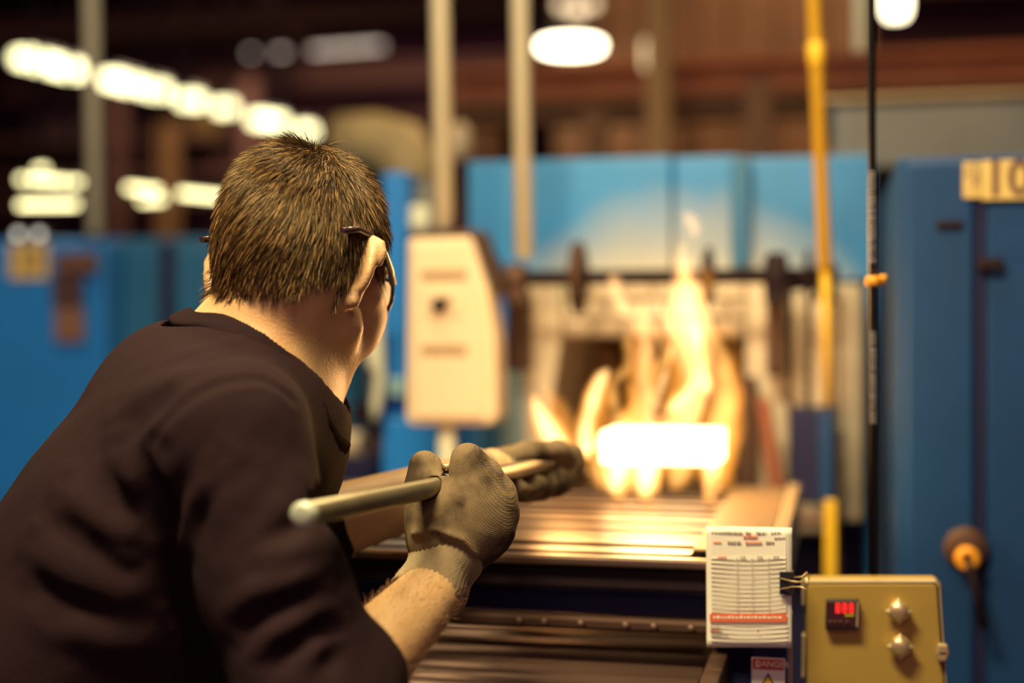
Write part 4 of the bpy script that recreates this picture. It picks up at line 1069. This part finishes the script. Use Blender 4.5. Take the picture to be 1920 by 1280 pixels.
body.data.polygons.foreach_set('material_index', mi)

# hair: individual short strands
def make_hair():
    fa = np.linalg.norm(np.cross(v[q[:, 2]]-v[q[:, 0]], v[q[:, 3]]-v[q[:, 1]]), axis=1)*.5
    ids = np.nonzero(hm & (fc[:, 2] > HO[2]-.10))[0]
    n = 40000
    pick = rng.choice(ids, n, p=fa[ids]/fa[ids].sum())
    uv = rng.random((n, 2))
    a = v[q[pick, 0]]; b = v[q[pick, 1]]; c = v[q[pick, 2]]; d = v[q[pick, 3]]
    root = (a*(1-uv[:, :1]) + b*uv[:, :1])*(1-uv[:, 1:]) + (d*(1-uv[:, :1]) + c*uv[:, :1])*uv[:, 1:]
    l = toL(root.astype(np.float32)).astype(float)
    e = .002
    g = np.stack([sdf_cranium((l+np.eye(3)[i]*e).astype(np.float32)) - sdf_cranium((l-np.eye(3)[i]*e).astype(np.float32)) for i in range(3)], 1)
    g /= np.linalg.norm(g, axis=1)[:, None] + 1e-9
    fn = np.cross(v[q[:, 2]]-v[q[:, 0]], v[q[:, 3]]-v[q[:, 1]])[pick] @ HM.T; fn /= np.linalg.norm(fn, axis=1)[:, None]
    g = np.where(((fn*g).sum(1) < 0)[:, None], -fn, fn)
    whorl = np.array((.026, -.028, .127))
    fl = l - whorl
    fl[:, 2] -= .03
    tang = fl - g*(fl*g).sum(1)[:, None]; tang /= np.linalg.norm(tang, axis=1)[:, None] + 1e-9
    # slight swirl
    sw = np.cross(g, tang)
    dist = np.linalg.norm(l-whorl, axis=1)
    k = np.exp(-(dist/.035)**2)[:, None]
    tang = tang*(1-.6*k) + sw*.8*k
    clump = np.stack([s_noise(l.astype(np.float32), 95, 11+i) for i in range(3)], 1)*.8 + np.stack([s_noise(l.astype(np.float32), 34, 31+i) for i in range(3)], 1)*.45
    jit = rng.normal(size=(n, 3))*.11
    lean = np.array((-.42, 0, -.10)) * np.clip(1 - (l[:, :1]-.02)/.05, .1, 1); lean = lean - g*(lean*g).sum(1)[:, None]
    tang = tang + lean
    dirn = tang*(1.0) + clump*.30 + jit
    top = np.clip((l[:, 2]-.06)/.06, 0, 1); nape = np.clip((.0-l[:, 2])/.06, 0, 1)
    lift = (.15 + .30*top*(1-.75*k[:, 0]))[:, None]
    ln = (.0195 + .005*top - .0095*nape)*rng.uniform(.5, 1.3, n)*(1-.25*nape*rng.random(n))
    S = 5; P = np.zeros((n, S, 3)); cur = l.copy()
    P[:, 0] = cur - g*.0015
    for s in range(1, S):
        t = s/(S-1)
        dv = dirn*(.75 + .35*t) + g*lift*(1.5-1.35*t)
        # nape hair curls back outward a little
        dv += (np.array((.55, -.05, .0))*(nape*t*1.0)[:, None])*np.sign(l[:, :1]+.03)
        dv /= np.linalg.norm(dv, axis=1)[:, None] + 1e-9
        cur = cur + dv*(ln/(S-1))[:, None]
        P[:, s] = cur
    Pw = HO + P.reshape(-1, 3) @ HM - parent_origin(man)
    hc = bpy.data.hair_curves.new('hair')
    hc.add_curves([S]*n)
    hc.attributes['position'].data.foreach_set('vector', Pw.astype(np.float32).ravel())
    rad = np.tile(np.array([.00022, .00026, .00024, .00017, .00004]), n)*np.repeat(rng.uniform(.7, 1.25, n), S)
    ra = hc.attributes.get('radius') or hc.attributes.new('radius', 'FLOAT', 'POINT')
    ra.data.foreach_set('value', rad.astype(np.float32))
    o = bpy.data.objects.new('hair', hc); COL.objects.link(o); o.parent = man
    m = bpy.data.materials.new('brown_hair'); m.use_nodes = True; nt = m.node_tree
    b = nt.nodes['Principled BSDF']; b.inputs['Roughness'].default_value = .32; b.inputs['Specular IOR Level'].default_value = .5; b.inputs['Specular Tint'].default_value = (1, .78, .45, 1)
    hi = nt.nodes.new('ShaderNodeHairInfo'); cr = nt.nodes.new('ShaderNodeValToRGB')
    cr.color_ramp.elements[0].color = (.018, .0085, .003, 1); cr.color_ramp.elements[1].color = (.50, .29, .105, 1)
    el = cr.color_ramp.elements.new(.68); el.color = (.050, .025, .009, 1)
    nt.links.new(hi.outputs['Random'], cr.inputs[0]); nt.links.new(cr.outputs[0], b.inputs['Base Color'])
    hc.materials.append(m)
    o['kind'] = 'stuff'
    return o
hair = make_hair()

def make_arm_hair():
    ax_ = wR - eR; L_ = np.linalg.norm(ax_); t = ((fc - eR) @ ax_)/L_**2; dd = np.linalg.norm(fc - eR - t[:, None]*ax_, axis=1)
    ids = np.nonzero((t > .15) & (t < .98) & (dd < .055))[0]
    n = 2600; pick = rng.choice(ids, n); root = v[q[pick]].mean(1) + rng.normal(size=(n, 3))*.001
    nn = np.cross(v[q[pick, 2]]-v[q[pick, 0]], v[q[pick, 3]]-v[q[pick, 1]]); nn /= np.linalg.norm(nn, axis=1)[:, None]
    nn *= np.sign(((root - eR - np.outer(((root-eR) @ ax_)/L_**2, ax_))*nn).sum(1))[:, None]
    dr = ax_/L_*.8 + nn*.45 + rng.normal(size=(n, 3))*.35; dr /= np.linalg.norm(dr, axis=1)[:, None]
    ln = rng.uniform(.006, .013, n)[:, None]
    P = np.stack([root - nn*.001, root + dr*ln*.4, root + dr*ln*.75 - nn*.0008, root + dr*ln - nn*.002], 1).reshape(-1, 3) - parent_origin(man)
    hc = bpy.data.hair_curves.new('arm_hair'); hc.add_curves([4]*n)
    hc.attributes['position'].data.foreach_set('vector', P.astype(np.float32).ravel())
    ra = hc.attributes.get('radius') or hc.attributes.new('radius', 'FLOAT', 'POINT'); ra.data.foreach_set('value', np.tile(np.array([.00007, .00007, .00005, .00002], np.float32), n))
    o = bpy.data.objects.new('arm_hair', hc); COL.objects.link(o); o.parent = man; o['kind'] = 'stuff'
    hc.materials.append(mat('reddish_arm_hair', (.32, .15, .05), .5))
make_arm_hair()

# glasses
gl = bpy.data.objects.new('glasses', None); COL.objects.link(gl); gl.parent = man
M_frame = mat('dark_glasses_frame', (.035, .016, .016), .3, coat=.4)
M_framel = mat('brown_frame_edge', (.25, .10, .05), .3)
for s in (-1, 1):
    pts = [toW(p) for p in ((s*.0760, -.066, .020), (s*.0795, -.042, .0305), (s*.0815, -.014, .0345), (s*.078, .025, .033), (s*.069, .062, .029), (s*.0605, .088, .025))]
    MB().tube(pts, [.0030, .0036, .0036, .0034, .0036, .0042], 10).build('temple', M_frame, gl)
    rim = []
    for t in range(20):
        th = 2*math.pi*t/20; cx, cz = math.cos(th), math.sin(th)
        e = .72
        x = .0240*math.copysign(abs(cx)**e, cx); z = .0205*math.copysign(abs(cz)**e, cz)
        rim.append(toW((s*(.0345) + x, .107 - .013*(abs(s*.0345+x)/.0585)**2, .014 + z)))
    MB().tube(rim, .0022, 8, True).build('rim', M_frame, gl)
    lensm = MATS.get('lens') or bpy.data.materials.new('lens')
    if 'lens' not in MATS:
        lensm.use_nodes = True; b = lensm.node_tree.nodes['Principled BSDF']; b.inputs['Transmission Weight'].default_value = 1; b.inputs['Roughness'].default_value = .02; b.inputs['IOR'].default_value = 1.12; MATS['lens'] = lensm
    ctr = np.mean(rim, 0)
    MB().add(rim + [ctr], [(i, (i+1) % 20, 20) for i in range(20)], True).build('lens', lensm, gl)
MB().tube([toW((-.010, .110, .020)), toW((0, .114, .023)), toW((.010, .110, .020))], .0022, 8).build('bridge', M_frame, gl)

# shirt
cupA = nrm(V(.74, .67, 0)); cupN = nrm(V(.67, -.74, 0)); cupC = C(432, 735, 1.42)
collar = []
for i in range(40):
    th = 2*math.pi*i/40
    c_, s_ = math.cos(th), math.sin(th)
    up = .030*abs(s_)**1.2 + (.010*math.sin(th*5) * (1 if c_ < -.55 else 0))
    collar.append(cupC + cupN*(.094*c_) - rS*(-.090*s_) + cupA*up)
collar = np.array(collar)
seamR = None
cuffR = C(655, 1252, 1.235); cuffRd = nrm(wR - eR)
cuffL = C(628, 972, 1.585); cuffLd = nrm(wL - eL)
FOLDS = [   # crease and ridge lines of the cloth: points, half width, height (+ ridge, - crease)
 ([(416, 853), (380, 895), (356, 940), (346, 1010), (344, 1084)], .011, .0060), ([(398, 850), (360, 893), (336, 945), (328, 1010), (326, 1070)], .010, -.0060),
 ([(321, 835), (298, 880), (285, 936)], .010, .0050), ([(290, 850), (292, 936), (330, 1025), (344, 1114), (380, 1191), (390, 1275)], .012, -.0110),
 ([(652, 1136), (590, 1155), (517, 1191), (475, 1250)], .010, .0070), ([(655, 1152), (600, 1180), (530, 1225), (495, 1278)], .009, -.0080), ([(640, 1178), (590, 1210), (550, 1260)], .009, .0065),
 ([(625, 1098), (560, 1120), (490, 1150), (440, 1200)], .010, -.0070), ([(618, 1080), (550, 1098), (470, 1120), (420, 1165)], .010, .0060), ([(610, 1010), (540, 1030), (470, 1075)], .011, .0045), ([(606, 975), (540, 1000), (480, 1050)], .010, -.0045),
 ([(640, 1200), (612, 1250), (600, 1278)], .007, -.0060), ([(470, 880), (430, 950), (410, 1040)], .014, .0035), ([(560, 900), (520, 960), (500, 1010)], .012, .0030),
 ([(300, 690), (380, 655), (450, 640), (500, 668)], .010, .0035), ([(320, 705), (400, 672), (470, 665)], .009, -.0030), ([(220, 760), (300, 715), (380, 700)], .014, .0035), ([(200, 820), (280, 770), (350, 735)], .014, -.0035),
 ([(225, 830), (240, 890), (275, 950)], .014, .0050), ([(200, 850), (215, 920), (250, 1000)], .012, -.0050), ([(120, 900), (150, 960), (230, 1010), (290, 1040)], .014, .0050), ([(100, 960), (160, 1010), (240, 1050)], .012, -.0050),
 ([(60, 1010), (110, 1070), (200, 1110), (300, 1120)], .014, .0050), ([(40, 1080), (120, 1130), (240, 1160)], .014, -.0050), ([(90, 1160), (200, 1200), (320, 1200)], .014, .0050),
 ([(395, 905), (375, 960), (365, 1040)], .010, -.0045)]
SEAM = [(279, 826), (297, 805), (325, 775), (356, 746), (416, 719), (460, 712), (493, 713), (523, 728), (550, 752)]
foldsP = []; seam_pts = []
def on_cloth(pts):
    """where the lines of sight of these points meet the garment"""
    dirs = np.array([nrm(C(a, b, 1.0)-CAM) for a, b in pts]); t = np.full(len(pts), .85)
    for _ in range(60):
        t = t + np.clip(sdf_shirt((CAM + dirs*t[:, None]).astype(np.float32)), -.05, .05)*.8
    ok = t < 1.6
    return [CAM + d*x for d, x, o in zip(dirs, t, ok) if o]
def sdf_shirt(P):
    t = s_ell(P, chestC, (.178, .172, .124), TR)
    t = smin(t, s_ell(P, abdC, (.168, .205, .126), TR), .09)
    t = smin(t, s_ell(P, pelC, (.165, .17, .125), TR), .08)
    t = smin(t, s_ell(P, abdC + nS*.055 - tS*.08, (.155, .19, .12), TR), .08)
    t = smin(t, s_cone(P, NB - tS*.055 - nS*.035, sR - tS*.006, .052, .062), .06)
    t = smin(t, s_cone(P, NB - tS*.055 - nS*.035, sL, .052, .058), .06)
    a = s_chain(P, [sR, sR*.45+eR*.55, eR, cuffR], [.064, .062, .060, .056], .02)
    t = smin(t, a, .028)
    b = s_chain(P, [sL, eL, cuffL + cuffLd*.004], [.062, .055, .049], .02)
    t = smin(t, b, .028)
    # cut the sleeve ends flat and hollow them
    for cf, cd, r in ((cuffR, cuffRd, .046), (cuffL, cuffLd, .0405)):
        h = (P - cf.astype(np.float32)) @ cd.astype(np.float32)
        nr = np.linalg.norm(P - cf.astype(np.float32), axis=1) < .16
        t = np.where(nr, smax(t, h - .012, .006), t)
        hole = np.maximum(s_cone(P, cf - cd*.02, cf + cd*.06, r, r), -(h + .006))
        t = np.where(nr, np.maximum(t, -hole), t)
    # neck hole
    up = (P - cupC.astype(np.float32)) @ cupA.astype(np.float32)
    en_ = (P - cupC.astype(np.float32)) @ cupN.astype(np.float32); er_ = (P - cupC.astype(np.float32)) @ rS.astype(np.float32)
    cyl_ = (np.sqrt((en_/.092)**2 + (er_/.084)**2) - 1)*.084
    hole = np.maximum(cyl_, (-.022 + .030*np.clip(np.abs(er_)/.088, 0, 1)**1.2) - up)
    hole = np.maximum(hole, up - .22)
    if HOLE: t = smax(t, -hole, .006)
    near = t < .05
    if near.any():
        Q = P[near]; tt = t[near]
        for (pp_, r, amt) in foldsP:
            lo_ = pp_.min(0)-r*2.6; hi_ = pp_.max(0)+r*2.6
            mk = ((Q > lo_) & (Q < hi_)).all(1)
            if not mk.any(): continue
            sd = s_chain(Q[mk], pp_, [0]*len(pp_)); u = np.clip(1 - sd/(r*1.9), 0, 1)
            # fade towards the line's ends
            e_ = np.minimum(np.linalg.norm(Q[mk]-pp_[0], axis=1), np.linalg.norm(Q[mk]-pp_[-1], axis=1)); fd = np.clip(e_/.03, .15, 1)
            tt[mk] = tt[mk] - 1.35*amt*fd*u*u*(3-2*u)
        if len(seam_pts):
            sd = s_chain(Q, seam_pts, [0]*len(seam_pts)); u = np.clip(1 - sd/.0065, 0, 1)
            tt = tt + .0042*u*u
            u = np.clip(1 - np.abs(sd-.010)/.006, 0, 1); tt = tt - .0012*u
        tt = tt - .0028*s_noise(Q, 26, 5) - .0012*s_noise(Q, 70, 6)
        t = t.copy(); t[near] = tt
    return t
HOLE = False
def cgrad(p, e=.003): 
    p = p.astype(np.float32); g_ = np.stack([sdf_shirt(p + np.float32(e)*np.eye(3, dtype=np.float32)[i]) - sdf_shirt(p - np.float32(e)*np.eye(3, dtype=np.float32)[i]) for i in range(3)], 1)
    return g_/(np.linalg.norm(g_, axis=1)[:, None] + 1e-9)
for _ in range(12):      # lay the neck band on the cloth
    collar = collar - cgrad(collar)*np.clip(sdf_shirt(collar.astype(np.float32)), -.004, .004)[:, None]
    collar = .5*collar + .25*(np.roll(collar, 1, 0) + np.roll(collar, -1, 0))
col_n = cgrad(collar)
HOLE = True
seam_l = on_cloth(SEAM)
foldsP = [(np.array(on_cloth(p), np.float32), r, a) for p, r, a in FOLDS]
foldsP = [f for f in foldsP if len(f[0]) > 1]
seam_pts = seam_l
ptsS = np.array([sR, sL, eR, eL, cuffR, cuffL, pelC - tS*.17, chestC, *collar])
v2, q2 = sdf_mesh(sdf_shirt, ptsS.min(0)-.15, ptsS.max(0)+.09, .0038)
shirt = mesh_obj('shirt', v2, q2, M_shirt, man)
sm = shirt.modifiers.new('relax', 'SMOOTH'); sm.factor = .5; sm.iterations = 2
# ribbed neck band and cuffs
def ribband(name, pts, nrm_, w, t, parent, nrib=160):
    P = np.array(pts); n = len(P); K = nrib*2
    ii = np.linspace(0, n, K, endpoint=False); i0 = ii.astype(int) % n; i1 = (i0+1) % n; f = (ii-np.floor(ii))[:, None]
    Q = P[i0]*(1-f) + P[i1]*f; N_ = nrm_[i0]*(1-f) + nrm_[i1]*f
    T_ = np.roll(Q, -1, 0) - np.roll(Q, 1, 0); A_ = np.cross(T_, N_); A_ /= np.linalg.norm(A_, axis=1)[:, None]
    A_ *= np.sign((A_ @ cupA) + 1e-9)[:, None]
    A_ = A_*.8 + cupA*.5; A_ /= np.linalg.norm(A_, axis=1)[:, None]
    O_ = np.cross(A_, T_); O_ /= np.linalg.norm(O_, axis=1)[:, None]; O_ *= np.sign((O_*N_).sum(1))[:, None]
    vs = []; fs = []
    prof = [(-.5, 0), (-.45, .8), (-.2, 1), (.2, 1), (.45, .8), (.5, 0), (.45, -.8), (-.45, -.8)]
    for k in range(K):
        tt = t*(1.0 if k % 2 else .70)
        wob = .0025*math.sin(k*.11) + .002*math.sin(k*.047+1)
        for (a, b) in prof: vs.append(Q[k] + A_[k]*(a*w + wob + .004) + O_[k]*(b*tt + .0005))
    m = len(prof)
    for k in range(K):
        k2 = (k+1) % K
        for j in range(m):
            j2 = (j+1) % m; fs.append((k*m+j, k*m+j2, k2*m+j2, k2*m+j))
    return MB().add(vs, fs, True).build(name, M_rib, parent)
ribband('collar', collar, col_n, .026, .0042, shirt, 190)

# gloves
rodA, rodB = C(565, 966, 1.12), C(1060, 862, 1.78)
rodB2 = rodB + (rodB-rodA)*.06
ROD_R = .0100
def rod_at(px):
    # point of the rod seen at pixel column px
    lo_, hi_ = 0., 1.2
    for _ in range(50):
        m_ = (lo_+hi_)/2; p = rodA + (rodB-rodA)*m_ - CAM
        (lo_, hi_) = (m_, hi_) if 960 + FPX*np.dot(p, RT)/np.dot(p, FW) < px else (lo_, m_)
    return rodA + (rodB-rodA)*lo_
MM = lambda px, D=1.39: px/FPX*D
def sdf_gloveR(P):
    g = lambda *pts: [C(a, b, d) for a, b, d, r in pts]
    r_ = lambda *pts: [MM(r, d) for a, b, d, r in pts]
    def ch(*pts, k=.006): return s_chain(P, g(*pts), r_(*pts), k)
    palm = ch((838, 1035, 1.39, 68), (856, 985, 1.395, 76), (872, 935, 1.402, 70), (880, 895, 1.405, 46), k=.02)
    d = smin(palm, ch((905, 985, 1.405, 62), (915, 950, 1.41, 52)), .02)
    d = smin(d, ch((832, 960, 1.385, 52), (812, 990, 1.38, 44)), .02)
    d = smin(d, ch((886, 930, 1.395, 42), (877, 864, 1.392, 31), (872, 866, 1.435, 29), (856, 900, 1.462, 26)), .010)           # index
    d = smin(d, ch((900, 935, 1.40, 40), (908, 893, 1.405, 31), (905, 890, 1.45, 29), (880, 915, 1.475, 26)), .008)             # middle
    d = smin(d, ch((915, 950, 1.405, 40), (934, 925, 1.415, 31), (930, 918, 1.46, 29), (896, 935, 1.48, 25)), .008)             # ring
    d = smin(d, ch((918, 975, 1.405, 42), (942, 965, 1.415, 29), (940, 955, 1.455, 27), (905, 960, 1.475, 24)), .008)           # little
    th = ch((812, 1000, 1.378, 40), (799, 950, 1.388, 35), (794, 912, 1.398, 32), (796, 874, 1.405, 30), k=.010)                 # thumb
    d = smin(d, th, .012)
    Dp = (P - CAM.astype(np.float32)) @ FW.astype(np.float32); qx = 960 + FPX*((P - CAM.astype(np.float32)) @ RT.astype(np.float32))/Dp; qy = 640 - FPX*(P[:, 2]-CAM_Z)/Dp
    gap = np.maximum(np.abs(qx - 836 - (870-qy)*.02) - np.clip(5.5 + (895-qy)*.07, 0, 12), qy - 893)*Dp/FPX
    d = smax(d, -gap, .004)                                             # cleft between thumb and index
    d = smax(d, -s_cone(P, rodA, rodB2, ROD_R+.0004, ROD_R+.0004), .002)
    # wrinkle at the wrist
    w = s_chain(P, [C(770, 1000, 1.355), C(815, 992, 1.345), (C(868, 1012, 1.348)), C(905, 1055, 1.36)], [0]*4)
    u = np.clip(1-w/.011, 0, 1); d = d - .0045*u*u
    w = s_chain(P, [C(772, 1022, 1.352), C(812, 1012, 1.343), C(862, 1034, 1.345), C(895, 1075, 1.358)], [0]*4)
    u = np.clip(1-w/.010, 0, 1); d = d + .0050*u*u
    return d - .0006*s_noise(P, 160, 3)
lo = C(740, 1110, 1.33); hi = C(990, 800, 1.33)
bx = np.array([C(740, 1110, 1.30), C(1000, 1110, 1.30), C(740, 800, 1.52), C(1000, 800, 1.52), C(740, 1110, 1.52), C(1000, 800, 1.30)])
v3, q3 = sdf_mesh(sdf_gloveR, bx.min(0), bx.max(0), .0017)
gR = mesh_obj('glove', v3, q3, M_glove, man); gR['label'] = 'grey knit glove on the near hand'
def cuff(parent, a, b, ra, rb, nrib, name='cuff', flare=0):
    a = np.array(a); b = np.array(b); d = nrm(b-a); u = nrm(np.cross(d, UP)); w = np.cross(d, u)
    vs = []; fs = []; rows = 14; K = nrib*2
    for j in range(rows+1):
        t = j/rows; c = a + (b-a)*t; r = ra + (rb-ra)*t + .0014*math.sin(t*9)
        if j == rows: r += .0012
        for k in range(K):
            th = 2*math.pi*k/K
            rr = r + (.0013 if k % 2 else -.0009)*(.2 + .8*t) + flare*(t**4)*max(0, math.cos(th-flare_dir))
            vs.append(c + rr*(math.cos(th)*u + math.sin(th)*w))
    for j in range(rows+1):     # inner wall
        t = 1-j/rows; c = a + (b-a)*t; r = ra + (rb-ra)*t - .0035
        for k in range(K):
            th = 2*math.pi*k/K; rr = r + flare*(t**4)*max(0, math.cos(th-flare_dir)); vs.append(c + rr*(math.cos(th)*u + math.sin(th)*w))
    R = 2*(rows+1)
    for j in range(R-1):
        for k in range(K):
            k2 = (k+1) % K; fs.append((j*K+k, (j+1)*K+k, (j+1)*K+k2, j*K+k2))
    return MB().add(vs, fs, True).build(name, M_cuff, parent)
flare_dir = 0.0
cuff(gR, C(842, 1030, 1.388), C(806, 1116, 1.362), MM(70, 1.388), MM(63, 1.362), 40, flare=.006)

def sdf_gloveL(P):
    def ch(*pts, k=.006): return s_chain(P, [C(a, b, d) for a, b, d, r in pts], [MM(r, d) for a, b, d, r in pts], k)
    d = ch((905, 892, 1.635, 44), (960, 884, 1.69, 46), (1010, 878, 1.735, 42), (1052, 868, 1.78, 34), k=.015)
    d = smin(d, ch((925, 872, 1.62, 26), (985, 852, 1.665, 24), (1045, 846, 1.725, 21), (1074, 852, 1.745, 18), (1084, 866, 1.745, 15), k=.006), .010)   # thumb along the top
    for i, px in enumerate((1066, 1036, 1004, 972)):
        p = rod_at(px) - CAM; D = float(np.dot(p, FW)); ry = 640 - FPX*np.dot(p, UP)/D
        r = 17-1.0*i
        x = px+10
        if i == 0:
            f = ch((x+4, ry+18, D+.055, r+2), (x+8, ry+34, D+.020, r+1), (x-2, ry+26, D-.020, r), (x-14, ry+4, D-.030, r-2))
        else:
            f = ch((x, ry+18, D+.055, r+2), (x+2, ry+38, D+.022, r+1), (x-10, ry+34, D-.018, r), (x-22, ry+22, D-.024, r-2))
        d = smin(d, f, .009)
    d = smin(d, ch((920, 908, 1.630, 28), (985, 916, 1.66, 26), (1040, 906, 1.72, 25), (1076, 890, 1.765, 20)), .012)
    d = smax(d, -s_cone(P, rodA, rodB2, ROD_R+.0004, ROD_R+.0004), .002)
    return d - .0005*s_noise(P, 150, 4)
bx = np.array([C(880, 960, 1.56), C(1120, 960, 1.56), C(880, 800, 1.86), C(1120, 800, 1.86), C(880, 960, 1.86), C(1120, 800, 1.56)])
v4, q4 = sdf_mesh(sdf_gloveL, bx.min(0), bx.max(0), .0020)
gL = mesh_obj('glove', v4, q4, M_glove, man); gL['label'] = 'sooty knit glove on the far hand'
cuff(gL, C(935, 890, 1.64), C(890, 897, 1.60), MM(48, 1.64), MM(52, 1.60), 40)

# trousers and boots (below the frame)
hipR, hipL = pelC + rS*.09 - tS*.05, pelC - rS*.09 - tS*.05
fR, fL = hipR*1.0, hipL*1.0
kR = np.array((hipR[0]+.10, hipR[1]-.02, .46)); kL = np.array((hipL[0]+.16, hipL[1]+.02, .47))
aR = np.array((hipR[0]-.06, hipR[1]-.02, .09)); aL = np.array((hipL[0]+.10, hipL[1]+.02, .09))
def sdf_tr(P):
    d = s_ell(P, pelC - tS*.03, (.160, .155, .118), TR)
    for h, k, a in ((hipR, kR, aR), (hipL, kL, aL)):
        d = smin(d, s_chain(P, [h, k, a], [.092, .068, .056], .02), .05)
    return d - .004*s_noise(P, 22, 9)
pt = np.array([pelC, hipR, hipL, kR, kL, aR, aL])
v5, q5 = sdf_mesh(sdf_tr, pt.min(0)-.2, pt.max(0)+.2, .010)
mesh_obj('trousers', v5, q5, M_trou, man)
for a in (aR, aL):
    MB().hexa([(a[0]-.10, a[1]-.045, 0), (a[0]+.20, a[1]-.045, 0), (a[0]+.20, a[1]+.045, 0), (a[0]-.10, a[1]+.045, 0), (a[0]-.08, a[1]-.045, .11), (a[0]+.06, a[1]-.04, .12), (a[0]+.06, a[1]+.04, .12), (a[0]-.08, a[1]+.045, .11)]).build('boot', M_boot, man, .03, 3)

# the rod he holds
rod = thing('steel_rod', 'long greyish steel rod held in both gloved hands', 'rod', (rodA+rodB)/2)
M_rod = mat('rod_steel', (.24, .20, .12), .38, .7, var=.2, scale=30, dirt=(.16, .10, .06), dirt_amt=.5, dirt_scale=14)
du_ = nrm(rodB-rodA)
MB().lathe(rodA, du_, [(0, ROD_R*.8), (.0015, ROD_R), (np.linalg.norm(rodB2-rodA)-.002, ROD_R*.96), (np.linalg.norm(rodB2-rodA), ROD_R*.7)], 24).build('shaft', M_rod, rod)
M_rodend = mat('worn_pale_end', (.46, .50, .38), .5, .3)
MB().lathe(rodA-du_*.001, du_, [(0, ROD_R*.62), (.002, ROD_R*1.08), (.010, ROD_R*1.08), (.0115, ROD_R*.99)], 24).build('end_cap', M_rodend, rod)
rc = rod_at(838)
MB().lathe(rc-du_*.006, du_, [(0, ROD_R), (.001, ROD_R*1.2), (.011, ROD_R*1.2), (.012, ROD_R)], 24).build('clamp_ring', M_black, rod)
MB().lathe(rc+UP*ROD_R*1.05, UP, [(0, .0040), (.004, .0040), (.0045, .0062), (.010, .0062), (.0108, .0045)], 16).build('clamp_screw', M_chrome, rod)
